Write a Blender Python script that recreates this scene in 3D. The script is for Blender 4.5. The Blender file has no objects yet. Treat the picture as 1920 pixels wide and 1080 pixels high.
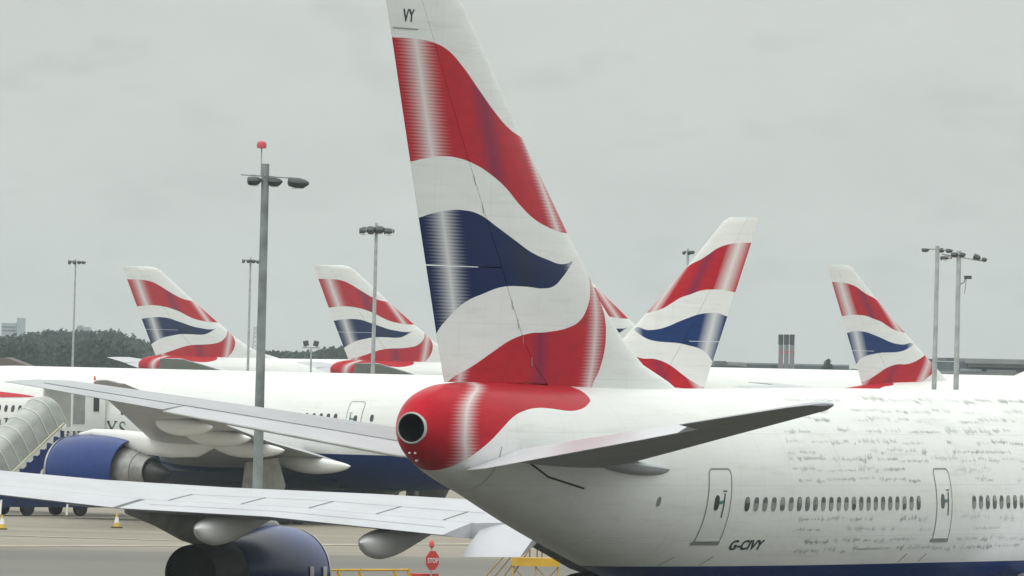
import bpy, bmesh, math, random
from mathutils import Vector, Matrix
from mathutils.bvhtree import BVHTree
rnd = random.Random(7)
S = bpy.context.scene
COL = S.collection
R = math.radians
# ------------------------------------------------------------------ camera
FPX, ROLL, CAMH, HY = 19440.0, R(1.2), 9.6, 669.0      # long telephoto, 1920 px wide
pit = (HY - 540) * math.cos(ROLL) / FPX
FW = Vector((0, math.cos(pit), math.sin(pit)))
_u0 = Vector((0, -math.sin(pit), math.cos(pit))); _r0 = Vector((1, 0, 0))
RT = _r0 * math.cos(ROLL) + _u0 * math.sin(ROLL)
UP = _u0 * math.cos(ROLL) - _r0 * math.sin(ROLL)
EYE = Vector((0, 0, CAMH))
cd = bpy.data.cameras.new('camera'); cam = bpy.data.objects.new('camera', cd); COL.objects.link(cam)
cd.sensor_width = 36.0; cd.lens = 36.0 * FPX / 1920.0; cd.clip_start = 1.0; cd.clip_end = 30000
M = Matrix((RT, UP, -FW)).transposed().to_4x4(); M.translation = EYE
cam.matrix_world = M
S.camera = cam
# ------------------------------------------------------------------ exposure, sky, sun
S.view_settings.view_transform = 'Standard'; S.view_settings.look = 'None'
S.view_settings.exposure = 0.0; S.view_settings.gamma = 1.0
S.cycles.max_bounces = 6; S.cycles.volume_bounces = 1
SUN_EL, SUN_AZ = R(50), R(215)
W = bpy.data.worlds.new('World'); S.world = W; W.use_nodes = True
wt = W.node_tree; wt.nodes.clear()
def wn(t, **k):
    n = wt.nodes.new(t)
    for a, v in k.items(): setattr(n, a, v)
    return n
wo = wn('ShaderNodeOutputWorld'); bg = wn('ShaderNodeBackground'); bg.inputs[1].default_value = 0.1
wt.links.new(bg.outputs[0], wo.inputs[0])
sky = wn('ShaderNodeTexSky', sky_type='NISHITA', sun_disc=False, sun_elevation=SUN_EL, sun_rotation=SUN_AZ)
tc = wn('ShaderNodeTexCoord'); sx = wn('ShaderNodeSeparateXYZ'); wt.links.new(tc.outputs['Generated'], sx.inputs[0])
def wmath(op, a, b=None):
    n = wn('ShaderNodeMath', operation=op)
    for i, v in enumerate((a, b)):
        if v is None: continue
        if isinstance(v, (int, float)): n.inputs[i].default_value = v
        else: wt.links.new(v, n.inputs[i])
    return n.outputs[0]
el = wmath('MAXIMUM', sx.outputs[2], 0.0)
grad = wmath('ADD', wmath('MULTIPLY', el, 2.1), 1.0)          # overcast sky: the zenith is three times the horizon
mp = wn('ShaderNodeMapping'); mp.inputs['Scale'].default_value = (38, 38, 85); wt.links.new(tc.outputs['Generated'], mp.inputs[0])
nz = wn('ShaderNodeTexNoise'); nz.inputs['Scale'].default_value = 1.0; nz.inputs['Detail'].default_value = 6; nz.inputs['Roughness'].default_value = .55
wt.links.new(mp.outputs[0], nz.inputs[0])
cr = wn('ShaderNodeMapRange'); cr.inputs[1].default_value = .25; cr.inputs[2].default_value = .75; cr.inputs[3].default_value = .93; cr.inputs[4].default_value = 1.04
wt.links.new(nz.outputs[0], cr.inputs[0])
mp2 = wn('ShaderNodeMapping'); mp2.inputs['Scale'].default_value = (110, 110, 240); mp2.inputs['Location'].default_value = (3.1, 1.7, .35); wt.links.new(tc.outputs['Generated'], mp2.inputs[0])
nz2 = wn('ShaderNodeTexNoise'); nz2.inputs['Scale'].default_value = 1.0; nz2.inputs['Detail'].default_value = 7
wt.links.new(mp2.outputs[0], nz2.inputs[0])
cr2 = wn('ShaderNodeMapRange'); cr2.inputs[1].default_value = .56; cr2.inputs[2].default_value = .72; cr2.inputs[3].default_value = 1.0; cr2.inputs[4].default_value = .93
wt.links.new(nz2.outputs[0], cr2.inputs[0])
below = wn('ShaderNodeMapRange'); below.inputs[1].default_value = -.03; below.inputs[2].default_value = -.004; below.inputs[3].default_value = .18; below.inputs[4].default_value = 1.0
wt.links.new(sx.outputs[2], below.inputs[0])
tot = wmath('MULTIPLY', wmath('MULTIPLY', wmath('MULTIPLY', grad, cr.outputs[0]), cr2.outputs[0]), below.outputs[0])
vm = wn('ShaderNodeVectorMath', operation='SCALE'); vm.inputs[0].default_value = (5.86, 6.07, 5.84); wt.links.new(tot, vm.inputs[3])
mx = wn('ShaderNodeMix', data_type='RGBA'); mx.inputs[0].default_value = 0.04
wt.links.new(vm.outputs[0], mx.inputs[6]); wt.links.new(sky.outputs[0], mx.inputs[7]); wt.links.new(mx.outputs[2], bg.inputs[0])
sl = bpy.data.lights.new('sun', 'SUN'); sl.energy = 0.7; sl.angle = R(25); sl.color = (1, .97, .92)
so = bpy.data.objects.new('sun', sl); COL.objects.link(so); so.rotation_euler = (R(90) - SUN_EL, 0, R(180) - SUN_AZ)
so.rotation_euler = Vector((math.sin(SUN_AZ) * math.cos(SUN_EL), math.cos(SUN_AZ) * math.cos(SUN_EL), math.sin(SUN_EL))).to_track_quat('Z', 'Y').to_euler()

# ------------------------------------------------------------------ helpers
def ray(px, py): return FW + RT * ((px - 960) / FPX) + UP * ((540 - py) / FPX)
def at(px, py, Y):                      # point of the place seen at a pixel of the photograph, Y metres away
    d = ray(px, py); return EYE + d * (Y / d.y)
def sstep(a, b, t):
    t = min(1, max(0, (t - a) / (b - a))); return t * t * (3 - 2 * t)
def gz(y): return .5 * sstep(470, 555, y) * (1 - sstep(700, 950, y))     # the apron rises and falls a little
def foot(px, Y): p = at(px, 700, Y); return Vector((p.x, Y, gz(Y)))
def foot_px(px, py):                    # the ground under a pixel
    Y = 400
    for _ in range(60):
        d = ray(px, py); t = (gz(Y) - CAMH) / d.z; Y = .5 * Y + .5 * (d * t).y
    return foot(px, Y)
def lerp(a, b, t): return a + (b - a) * t
def itp(x, X, V):
    if x <= X[0]: return V[0]
    for i in range(1, len(X)):
        if x <= X[i]: return lerp(V[i-1], V[i], (x - X[i-1]) / (X[i] - X[i-1]))
    return V[-1]
def smooth_itp(x, X, V):                # monotone cubic
    n = len(X)
    if x <= X[0]: return V[0]
    if x >= X[-1]: return V[-1]
    i = 0
    while x > X[i+1]: i += 1
    d = [(V[j+1]-V[j])/(X[j+1]-X[j]) for j in range(n-1)]
    def m(j):
        if j == 0: return d[0]
        if j == n-1: return d[-1]
        if d[j-1]*d[j] <= 0: return 0
        return 2*d[j-1]*d[j]/(d[j-1]+d[j])
    h = X[i+1]-X[i]; t = (x-X[i])/h
    return (2*t**3-3*t**2+1)*V[i] + (t**3-2*t**2+t)*h*m(i) + (-2*t**3+3*t**2)*V[i+1] + (t**3-t**2)*h*m(i+1)
class MB:
    def __init__(s): s.v = []; s.f = []
    def add(s, vs, fs):
        o = len(s.v); s.v += [tuple(v) for v in vs]; s.f += [tuple(i + o for i in f) for f in fs]
    def grid(s, rows, closed=False, caps=False):
        n = len(rows[0]); vs = [p for r in rows for p in r]; fs = []
        for i in range(len(rows) - 1):
            for j in range(n if closed else n - 1):
                k = (j + 1) % n
                fs.append((i*n+j, i*n+k, (i+1)*n+k, (i+1)*n+j))
        if caps: fs += [tuple(range(n))[::-1], tuple((len(rows)-1)*n + q for q in range(n))]
        s.add(vs, fs)
    def box(s, c, d, rot=None):
        c = Vector(c); q = []
        for a in (-.5, .5):
            for b in (-.5, .5):
                for e in (-.5, .5):
                    p = Vector((a*d[0], b*d[1], e*d[2]))
                    if rot: p = rot @ p
                    q.append(c + p)
        s.add(q, [(0,1,3,2),(4,6,7,5),(0,4,5,1),(2,3,7,6),(0,2,6,4),(1,5,7,3)])
    def tube(s, pts, r, n=8):
        pts = [Vector(p) for p in pts]; rows = []
        rr = r if isinstance(r, (list, tuple)) else [r]*len(pts)
        for i, p in enumerate(pts):
            t = (pts[min(i+1, len(pts)-1)] - pts[max(i-1, 0)]).normalized()
            a = t.orthogonal().normalized() if i == 0 else (pa - t * pa.dot(t)).normalized()
            pa = a; b = t.cross(a)
            rows.append([p + (a*math.cos(2*math.pi*k/n) + b*math.sin(2*math.pi*k/n))*rr[i] for k in range(n)])
        s.grid(rows, True, True)
    def lathe(s, prof, c, axis='x', n=40, caps=False):     # prof: (along, radius)
        rows = []
        for x, r in prof:
            row = []
            for k in range(n):
                a = 2*math.pi*k/n; u, w = r*math.cos(a), r*math.sin(a)
                row.append({'x': (c[0]+x, c[1]+u, c[2]+w), 'y': (c[0]+u, c[1]+x, c[2]+w), 'z': (c[0]+u, c[1]+w, c[2]+x)}[axis])
            rows.append(row)
        s.grid(rows, True, caps)
    def ribbon(s, pts, nrm, w):
        pts = [Vector(p) for p in pts]; rows = []
        for i, p in enumerate(pts):
            t = (pts[min(i+1, len(pts)-1)] - pts[max(i-1, 0)])
            n = nrm[i] if isinstance(nrm, list) else nrm
            b = t.cross(n)
            b = b.normalized() if b.length > 1e-9 else Vector((0, 0, 1))
            rows.append([p - b*w/2, p + b*w/2])
        s.grid(rows)
def build(name, mb, mat, parent=None, smooth=True, angle=35):
    me = bpy.data.meshes.new(name); me.from_pydata(mb.v, [], mb.f); me.update()
    bm = bmesh.new(); bm.from_mesh(me); bmesh.ops.recalc_face_normals(bm, faces=bm.faces); bm.to_mesh(me); bm.free()
    for m in (mat if isinstance(mat, list) else [mat]): me.materials.append(m)
    if smooth:
        for p in me.polygons: p.use_smooth = True
        me.set_sharp_from_angle(angle=R(angle))
    o = bpy.data.objects.new(name, me); COL.objects.link(o)
    if parent: o.parent = parent
    return o
def tag(o, label=None, cat=None, group=None, kind=None):
    for k, v in (('label', label), ('category', cat), ('group', group), ('kind', kind)):
        if v: o[k] = v
    return o
def empty(name, loc, rz=0, label=None, cat=None, group=None):
    o = bpy.data.objects.new(name, None); COL.objects.link(o); o.location = loc; o.rotation_euler = (0, 0, rz)
    o.empty_display_size = .2
    return tag(o, label, cat, group)
# ------------------------------------------------------------------ materials
class NT:
    def __init__(s, name):
        s.m = bpy.data.materials.new(name); s.m.use_nodes = True; s.t = s.m.node_tree
        s.b = s.t.nodes['Principled BSDF']
    def n(s, t, **k):
        q = s.t.nodes.new(t)
        for a, v in k.items(): setattr(q, a, v)
        return q
    def set(s, sock, v):
        if hasattr(v, 'is_output') or isinstance(v, bpy.types.NodeSocket): s.t.links.new(v, sock)
        elif isinstance(v, (tuple, list)) and len(v) == 3 and len(sock.default_value) == 4: sock.default_value = (*v, 1)
        else: sock.default_value = v
    def math(s, op, a, b=None, c=None, clamp=False):
        q = s.n('ShaderNodeMath', operation=op); q.use_clamp = clamp
        for i, v in enumerate((a, b, c)):
            if v is not None: s.set(q.inputs[i], v)
        return q.outputs[0]
    def mix(s, f, a, b):
        q = s.n('ShaderNodeMix', data_type='RGBA'); s.set(q.inputs[0], f); s.set(q.inputs[6], a); s.set(q.inputs[7], b); return q.outputs[2]
    def noise(s, scale, detail=4, vec=None, rough=.5):
        q = s.n('ShaderNodeTexNoise'); q.inputs['Scale'].default_value = scale; q.inputs['Detail'].default_value = detail; q.inputs['Roughness'].default_value = rough
        if vec is not None: s.t.links.new(vec, q.inputs[0])
        return q.outputs[0]
    def obj(s): return s.n('ShaderNodeTexCoord').outputs['Object']
    def mapped(s, scale, vec=None):
        q = s.n('ShaderNodeMapping'); q.inputs['Scale'].default_value = scale; s.t.links.new(vec or s.obj(), q.inputs[0]); return q.outputs[0]
    def rng(s, v, a, b, c, d):
        q = s.n('ShaderNodeMapRange'); s.set(q.inputs[0], v)
        for i, x in enumerate((a, b, c, d)): q.inputs[i+1].default_value = x
        return q.outputs[0]
    def curve(s, v, pts, x0, x1, y0, y1):               # v -> piecewise curve through pts
        q = s.n('ShaderNodeFloatCurve'); s.set(q.inputs['Value'], s.rng(v, x0, x1, 0, 1))
        c = q.mapping.curves[0]
        P = sorted(((x-x0)/(x1-x0), (y-y0)/(y1-y0)) for x, y in pts)
        P = [(min(1, max(0, a)), min(1, max(0, b))) for a, b in P]
        if P[0][0] > .001: P.insert(0, (0, P[0][1]))
        if P[-1][0] < .999: P.append((1, P[-1][1]))
        c.points[0].location = P[0]; c.points[1].location = P[-1]
        for a, b in P[1:-1]: c.points.new(a, b)
        q.mapping.update()
        return s.rng(q.outputs[0], 0, 1, y0, y1)
    def fin(s, col, rough=.5, metal=0.0, spec=.5, bump=None, coat=0):
        s.set(s.b.inputs['Base Color'], col); s.set(s.b.inputs['Roughness'], rough); s.b.inputs['Metallic'].default_value = metal
        s.b.inputs['Specular IOR Level'].default_value = spec
        if coat: s.b.inputs['Coat Weight'].default_value = coat; s.b.inputs['Coat Roughness'].default_value = .08
        if bump is not None:
            q = s.n('ShaderNodeBump'); q.inputs['Strength'].default_value = bump[1]; q.inputs['Distance'].default_value = bump[2]; s.t.links.new(bump[0], q.inputs['Height']); s.t.links.new(q.outputs[0], s.b.inputs['Normal'])
        return s.m
def plain(name, col, rough=.5, metal=0, var=.12, scale=2.0, spec=.5):
    k = NT(name); n = k.noise(scale, 5, k.obj())
    d = tuple(c*(1-var) for c in col); e = tuple(min(1, c*(1+var)) for c in col)
    return k.fin(k.mix(k.rng(n, .3, .7, 0, 1), d, e), rough, metal, spec)
WHITE = (.80, .81, .795); RED = (.50, .012, .026); BLUE = (.0025, .015, .082)
def worn_white(k):                       # aircraft white with faint streaks along the airflow and panel grime
    o = k.obj()
    n1 = k.noise(1.0, 6, k.mapped((.25, 1.2, 2.2), o)); n2 = k.noise(.5, 4, o)
    c = k.mix(k.rng(n1, .35, .75, 0, .55), WHITE, (.70, .715, .70))
    c = k.mix(k.rng(n2, .45, .75, 0, .35), c, (.74, .74, .70))
    sp = k.n('ShaderNodeSeparateXYZ'); k.t.links.new(o, sp.inputs[0])
    def joint(v, pitch, w, ph=0):
        q = k.math('FRACT', k.math('ADD', k.math('MULTIPLY', v, 1/pitch), ph)); return k.math('LESS_THAN', k.math('ABSOLUTE', k.math('SUBTRACT', q, .5)), w/pitch/2)
    j = k.math('MAXIMUM', joint(sp.outputs[0], 3.05, .02, .2), joint(sp.outputs[2], 1.42, .016, .13))
    gr = k.rng(k.noise(1.0, 7, k.mapped((.35, 2.5, 5.0), o), .65), .52, .74, 0, .5)
    c = k.mix(gr, c, (.60, .605, .565))
    vs = k.rng(k.noise(1.0, 5, k.mapped((4.5, 1.0, .35), o), .6), .58, .78, 0, .35)
    c = k.mix(vs, c, (.58, .58, .54))
    return k.mix(k.math('MULTIPLY', j, .22), c, (.36, .37, .35))
MW = None
MELEV = plain('elevator_grey', (.60, .60, .645), .26, var=.05, scale=.8)
MSTAB = plain('stabiliser_grey', (.46, .47, .49), .6, var=.06, scale=.8, spec=.0)
k = NT('white_paint'); MW = k.fin(worn_white(k), .28)
MRED = plain('red_paint', RED, .28, var=.05)
MBLUE = plain('blue_gloss', (.004, .032, .175), .24, var=.12, spec=.35)
MGREY = plain('pale_grey_wing', (.47, .475, .51), .36, var=.07, scale=.8)
MALU = plain('bare_metal', (.55, .55, .54), .28, .8, var=.12)
MDARK = plain('dark_gap', (.03, .033, .033), .6)
MSEAM = plain('seam_grey', (.22, .235, .23), .6)
MNOZ = plain('soot_metal', (.05, .05, .05), .45, .5, var=.3)
MBLACK = plain('soot_black', (.006, .006, .006), .8)
MTYRE = plain('tyre_rubber', (.02, .02, .02), .8)
MINK = plain('ink', (.03, .045, .05), .6)
MPEN = plain('pen_ink', (.44, .46, .46), .6, var=.5, scale=.6)
MGLASS = plain('cabin_window', (.045, .05, .05), .12, var=.35, scale=1.3)
MSHADE = plain('window_shade', (.22, .225, .205), .3, var=.3, scale=1.3)
MGALV = plain('galvanised_steel', (.40, .43, .44), .5, .1, var=.22, scale=1.5)
MGALVD = plain('weathered_steel', (.22, .255, .25), .55, .1, var=.42, scale=.9)
MLAMPD = plain('lamp_housing', (.05, .058, .058), .5, var=.2)
MLENS = plain('lamp_lens', (.82, .84, .82), .2, var=.03)
MYEL = plain('yellow_paint', (.62, .37, .025), .5, var=.15)
MSTEELW = plain('white_steel', (.74, .75, .72), .4, var=.06)
MRUST = plain('tan_rail', (.36, .22, .09), .5, var=.2)
MVEH = plain('navy_vehicle', (.012, .03, .11), .35, var=.2)
MPLATE = plain('sooty_white', (.42, .42, .40), .5, var=.2)

def stripe_livery(name, bands, tailcone=None, belly=None, axes='xz', base=None, DX=(-4, 18), DZ=(2, 21), spec=.07):
    k = NT(name); o = k.obj(); sp = k.n('ShaderNodeSeparateXYZ'); k.t.links.new(o, sp.inputs[0]); x, z = sp.outputs[0], sp.outputs[2]
    col = worn_white(k)
    hatch = k.math('ABSOLUTE', k.math('SUBTRACT', k.math('MULTIPLY', k.math('FRACT', k.math('MULTIPLY', z, 1/.0875)), 2), 1))
    grime = k.noise(3.0, 5, k.mapped((.5, 1, 1.4), o))
    for b in bands:
        m = None
        def AND(q):
            nonlocal m
            m = q if m is None else k.math('MULTIPLY', m, q)
        if 'up' in b: AND(k.math('LESS_THAN', z, k.curve(x, b['up'], *DX, *DZ)))
        if 'lo' in b: AND(k.math('GREATER_THAN', z, k.curve(x, b['lo'], *DX, *DZ)))
        if 'rt' in b: AND(k.math('LESS_THAN', x, k.curve(z, b['rt'], *DZ, *DX)))
        if 'x' in b: AND(k.math('GREATER_THAN', x, b['x'][0])); AND(k.math('LESS_THAN', x, b['x'][1]))
        c = k.mix(k.rng(grime, .3, .7, 0, .5), b['c'], tuple(q*.66 for q in b['c']))
        for e_ in b.get('h', []):
            if isinstance(e_[0], list):
                q_, w, hc, amt, hh = e_; xc = k.curve(z, q_, *DZ, *DX)
            else:
                xa, za, xb, zb, w, hc, amt, hh = e_
                xc = k.math('ADD', k.math('MULTIPLY', k.math('SUBTRACT', z, za), (xb-xa)/(zb-za)), xa)
            d = k.math('DIVIDE', k.math('ABSOLUTE', k.math('SUBTRACT', x, xc)), w)
            if hh:
                u_ = k.math('SUBTRACT', 1, d, clamp=True)
                st_ = k.math('MULTIPLY', k.math('MULTIPLY', k.math('SUBTRACT', hatch, .5), k.math('MULTIPLY', u_, k.math('POWER', d, .6))), .95)
                f = k.math('MULTIPLY', k.math('ADD', k.math('POWER', u_, 1.9), st_, clamp=True), amt)
            else:
                f = k.math('MULTIPLY', k.math('SUBTRACT', 1, d, clamp=True), amt)
            inside = k.math('LESS_THAN', d, 1.0)
            c = k.mix(k.math('MULTIPLY', f, inside), c, hc)
        col = k.mix(m, col, c)
    return k.fin(col, .30, spec=spec)
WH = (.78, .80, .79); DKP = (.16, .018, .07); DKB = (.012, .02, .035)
B747 = [dict(c=RED, up=[(-1.73,17.81),(-.57,17.81),(.43,17.75),(1.27,17.57),(2.13,17.18),(3.18,16.58),(4.23,16.01),(5.1,15.65),(5.8,15.49),(6.39,15.43)],
             lo=[(-.48,14.62),(.25,14.72),(1.08,14.8),(1.92,14.79),(2.94,14.65),(3.97,14.38),(4.84,14.06),(5.72,13.62),(6.61,13.28),(7.49,13.09),(8.55,12.96),(9.53,12.95)],
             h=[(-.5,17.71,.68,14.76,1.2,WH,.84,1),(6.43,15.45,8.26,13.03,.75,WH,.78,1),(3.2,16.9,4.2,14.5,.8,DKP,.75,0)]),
        dict(c=BLUE, up=[(.16,13.18),(.65,13.27),(1.65,13.4),(2.49,13.42),(3.34,13.33),(4.38,13.02),(5.43,12.69),(6.48,12.38),(7.53,12.2),(8.24,12.11),(8.8,12.13),(9.25,12.2)],
             lo=[(1.2,9.8),(1.41,10.17),(1.96,10.57),(2.78,10.99),(3.79,11.25),(4.8,11.44),(6.18,11.47),(7.22,11.44),(7.92,11.52),(8.45,11.76),(8.9,12.0),(9.25,12.2),(9.6,12.42)],
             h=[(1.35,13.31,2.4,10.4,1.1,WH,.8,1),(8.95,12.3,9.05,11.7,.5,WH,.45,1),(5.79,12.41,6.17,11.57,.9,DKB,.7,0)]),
        dict(c=RED, up=[(1.95,8.85),(2.54,9.06),(3.54,9.35),(4.55,9.71),(5.56,10.05),(6.59,10.23),(7.63,10.28),(9.03,10.43),(9.72,10.62),(10.24,10.99),(10.57,11.42),(10.72,11.97),(10.78,13)],
             rt=[(8.8,10.8),(9.34,11.21),(10.21,11.6),(10.93,11.6),(11.58,11.28),(12.0,10.79),(12.3,10.3)],
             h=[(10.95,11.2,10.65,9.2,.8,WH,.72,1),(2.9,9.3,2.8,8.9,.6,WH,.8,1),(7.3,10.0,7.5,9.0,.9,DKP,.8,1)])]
B777 = [dict(c=RED, up=[(.5,15.72),(1.98,15.7),(2.72,15.58),(3.31,15.38),(3.82,15.1),(4.4,14.82),(5.03,14.6),(5.51,14.4),(6,14.3)],
             lo=[(2.06,13.17),(2.77,13.27),(3.51,13.29),(4.25,13.23),(4.98,13.02),(5.61,12.85),(6.2,12.57),(6.83,12.28),(7.46,12.11),(8.2,12.02)],
             h=[(1.83,15.59,2.77,13.3,.75,WH,.85,0),(3.92,14.83,4.73,13.36,.5,DKP,.75,0),(6.4,13.6,7.4,12.3,.55,WH,.75,0)]),
        dict(c=(.008,.034,.15), up=[(2.5,11.9),(3.21,12.08),(3.84,12.07),(4.47,11.98),(5.06,11.81),(5.69,11.61),(6.43,11.35),(7.06,11.2),(7.8,11.14),(8.93,11.2),(9.0,11)],
             lo=[(3.4,9.5),(3.9,9.98),(4.42,10.24),(5.02,10.37),(5.66,10.48),(6.4,10.52),(7.15,10.56),(7.79,10.67),(8.4,10.91),(8.93,11.2),(9.0,11.5)],
             h=[(3.39,11.91,3.9,10.25,.7,WH,.8,0),(8.8,11.3,8.75,10.8,.6,WH,.6,0)]),
        dict(c=RED, up=[(4.1,8.25),(4.86,8.53),(5.5,8.88),(6.11,9.25),(6.75,9.52),(7.39,9.65),(8.14,9.66),(8.89,9.85),(9.5,10.11),(10.07,10.38),(11.0,10.9)],
             rt=[(7.5,6.0),(8.31,6.45),(8.41,7.09),(8.61,7.96),(8.88,8.6),(9.34,9.25),(9.89,9.76),(10.38,10.2),(10.9,10.4),(11.2,10.5)],
             h=[(4.9,9,4.3,8.2,.6,WH,.7,0),(9.6,10.2,8.6,9.0,.6,WH,.6,0),(7.2,9.7,6.6,8.5,.5,DKP,.6,0)])]
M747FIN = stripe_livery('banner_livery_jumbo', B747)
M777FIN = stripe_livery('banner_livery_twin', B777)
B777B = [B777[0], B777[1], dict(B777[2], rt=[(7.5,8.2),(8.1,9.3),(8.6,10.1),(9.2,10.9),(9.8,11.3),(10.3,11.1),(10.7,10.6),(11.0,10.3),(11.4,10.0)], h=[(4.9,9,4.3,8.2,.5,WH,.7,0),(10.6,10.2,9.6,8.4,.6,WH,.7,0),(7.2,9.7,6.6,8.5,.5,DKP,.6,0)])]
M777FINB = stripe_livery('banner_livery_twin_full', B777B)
FUSRED = dict(c=RED, x=(-3, 9.6), lo=[(-3,6.4),(.6,6.45),(1.0,6.52),(1.29,6.63),(1.53,6.77),(1.92,7.01),(2.52,7.36),(3.18,7.73),(3.87,8.02),(4.62,8.18),(5.49,8.26),(6.42,8.24),(7.32,8.19),(8.05,8.24),(8.77,8.38),(9.22,8.53),(9.37,8.69),(9.43,8.77),(9.5,9.3)],
              h=[([(6.3,1.9),(6.94,1.65),(7.5,1.36),(8.14,1.55),(8.5,2.1),(8.76,2.94),(8.95,3.4)],.72,WH,.80,1)])
BELLY = dict(c=(.004,.03,.15), up=[(-4,3.98),(18,3.98)])
M747FUS = stripe_livery('jumbo_fuselage_paint', [FUSRED, BELLY])
BELLY7 = dict(c=(.003,.026,.13), up=[(-4,4.25),(18,4.25)])
RED7 = dict(c=RED, x=(-3, 7.2), lo=[(-3,7.1),(4,7.4),(5.5,7.9),(7,8.3),(7.2,9)])
M777FUS = stripe_livery('twin_fuselage_paint', [BELLY7])
M777FUSR = stripe_livery('twin_fuselage_paint_red', [RED7, BELLY7])

# ------------------------------------------------------------------ aircraft building
class Body:
    def __init__(s, X, T, B, H, Z): s.X, s.T, s.B, s.H, s.Z = X, T, B, H, Z
    def par(s, x): return [smooth_itp(x, s.X, q) for q in (s.T, s.B, s.H, s.Z)]
    def ring(s, x, n=72):
        t, b, h, c = s.par(x); r = []
        for i in range(n):
            a = 2*math.pi*i/n; sn = math.sin(a)
            r.append((x, h*math.cos(a), c + (t-c)*sn if sn > 0 else c + (c-b)*sn))
        return r
    def mesh(s, dx=.35, n=72, open_tail=False):
        mb = MB(); xs = []; x = s.X[0]
        while x < s.X[-1]:
            xs.append(x); x += dx if 2 < x < s.X[-1]-4 else dx*.4
        xs.append(s.X[-1]); mb.grid([s.ring(q, n) for q in xs], True, True)
        if open_tail: mb.f.pop(-2)
        return mb
    def y(s, x, z, off=0, side=-1):      # point on the skin at height z
        t, b, h, c = s.par(x); u = (z-c)/((t-c) if z > c else (c-b)); u = max(-.999, min(.999, u))
        y = h*math.sqrt(1-u*u)
        nx = Vector((0, y/(h*h), (z-c)/(((t-c) if z > c else (c-b))**2))).normalized()
        return Vector((x, side*(y + nx.y*off), z + nx.z*off))
    def nrm(s, x, z, side=-1):
        e = .05; a = s.y(x+e, z, 0, side) - s.y(x-e, z, 0, side); b = s.y(x, z+e, 0, side) - s.y(x, z-e, 0, side)
        n = a.cross(b).normalized()
        return n if n.y*side > 0 else -n
    def line(s, mb, pts, w, off=.008, side=-1, step=.15):
        q = []
        for (a, b), (c, d) in zip(pts[:-1], pts[1:]):
            m = max(1, int(math.hypot(c-a, d-b)/step))
            q += [(lerp(a, c, i/m), lerp(b, d, i/m)) for i in range(m)]
        q.append(pts[-1])
        mb.ribbon([s.y(x, z, off, side) for x, z in q], [s.nrm(x, z, side) for x, z in q], w)
def naca(c, t): return 5*t*(.2969*math.sqrt(max(c, 0)) - .126*c - .3516*c*c + .2843*c**3 - .1036*c**4)
def surf(st, c0=0, c1=1, defl=0, vert=False, n=14, up=.62, span=None, sub=10):
    """lifting surface through stations (span, xLE, xTE, zLE, zTE, thickness); chord fractions c0..c1; defl turns it about c0"""
    s0, s1 = span or (st[0][0], st[-1][0]); X = [q[0] for q in st]
    ss = sorted(set([s0, s1] + [q for q in X if s0 < q < s1] + [lerp(s0, s1, i/sub) for i in range(1, sub)]))
    rows = []
    for s_ in ss:
        xl, xt, zl, zt, th = [itp(s_, X, [q[j] for q in st]) for j in range(1, 6)]
        ch = xl - xt; cs = [c0 + (c1-c0)*(.5 - .5*math.cos(math.pi*i/n)) for i in range(n+1)]
        pts = []
        for sgn, seq in ((1, cs), (-1, cs[::-1])):
            for j, c in enumerate(seq):
                h = naca(c, th)*ch + .006
                w = (2*up if sgn > 0 else 2*(1-up)) if not vert else 1
                x = xl - ch*c; z = zl + (zt-zl)*c + sgn*h*w
                if defl:
                    hx = xl - ch*c0; hz = zl + (zt-zl)*c0; dx, dz = x-hx, z-hz
                    x = hx + dx*math.cos(defl) - dz*math.sin(defl); z = hz + dx*math.sin(defl) + dz*math.cos(defl)
                pts.append((x, z - (zl + (zt-zl)*0) if vert else s_, s_ if vert else z))
        rows.append(pts)
    mb = MB(); mb.grid(rows, True, True); return mb
def mirror(mb):
    q = MB(); q.v = [(x, -y, z) for x, y, z in mb.v]; q.f = [f[::-1] for f in mb.f]; return q
def side_mb(mb, side): return mb if side > 0 else mirror(mb)
def wheel_mb(c, r, w):
    mb = MB(); mb.lathe([(-w/2, r*.45), (-w/2, r*.86), (-w*.36, r*.98), (0, r), (w*.36, r*.98), (w/2, r*.86), (w/2, r*.45)], c, 'y', 28, True); return mb
def gear(ac, x, y, ztop, r=.62, w=.45, pairs=2, gap=1.45, track=1.1, zb=0):
    mb = MB(); mb.tube([(x, y, ztop), (x, y, zb+r)], .2, 12); mb.tube([(x-gap*(pairs-1)/2, y, zb+r), (x+gap*(pairs-1)/2 + .01, y, zb+r)], .12, 8)
    mb.tube([(x+1.8, y, ztop), (x, y, zb+r+.5)], .07, 6)
    g = build('landing_gear', mb, MPLATE, ac)
    for i in range(pairs):
        for s_ in (-1, 1):
            build('wheel', wheel_mb((x+(i-(pairs-1)/2)*gap, y+s_*track/2, zb+r), r, w), MTYRE, g)
    return g
def canoe(c, L, h, w, pitch=0, skew=1.0):          # flap track fairing, from blunt front to pointed tail, c = middle
    rows = []; n = 20; m = 16
    for i in range(n+1):
        t = i/n; rad = (math.sin(math.pi*min(1, t**skew))**.6)
        row = []
        for j in range(m):
            a = 2*math.pi*j/m
            dx = L*(.5-t); dz = h*rad*math.sin(a)*(.5 if math.sin(a) > 0 else 1.0)
            row.append((c[0]+dx, c[1]+w*rad*math.cos(a), c[2]+dz+dx*math.tan(pitch)))
        rows.append(row)
    mb = MB(); mb.grid(rows, True, True); return mb
def hull_fairing(pts, w):                # fairing from a side outline (x,z) list upper/lower, lens width
    rows = []
    for x, zt, zb, k_ in pts:
        row = []
        for j in range(14):
            a = 2*math.pi*j/14; row.append((x, w*k_*math.cos(a), (zt+zb)/2 + (zt-zb)/2*math.sin(a)))
        rows.append(row)
    mb = MB(); mb.grid(rows, True, True); return mb
def shift(mb, y): mb.v = [(a, b+y, c) for a, b, c in mb.v]; return mb

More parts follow.
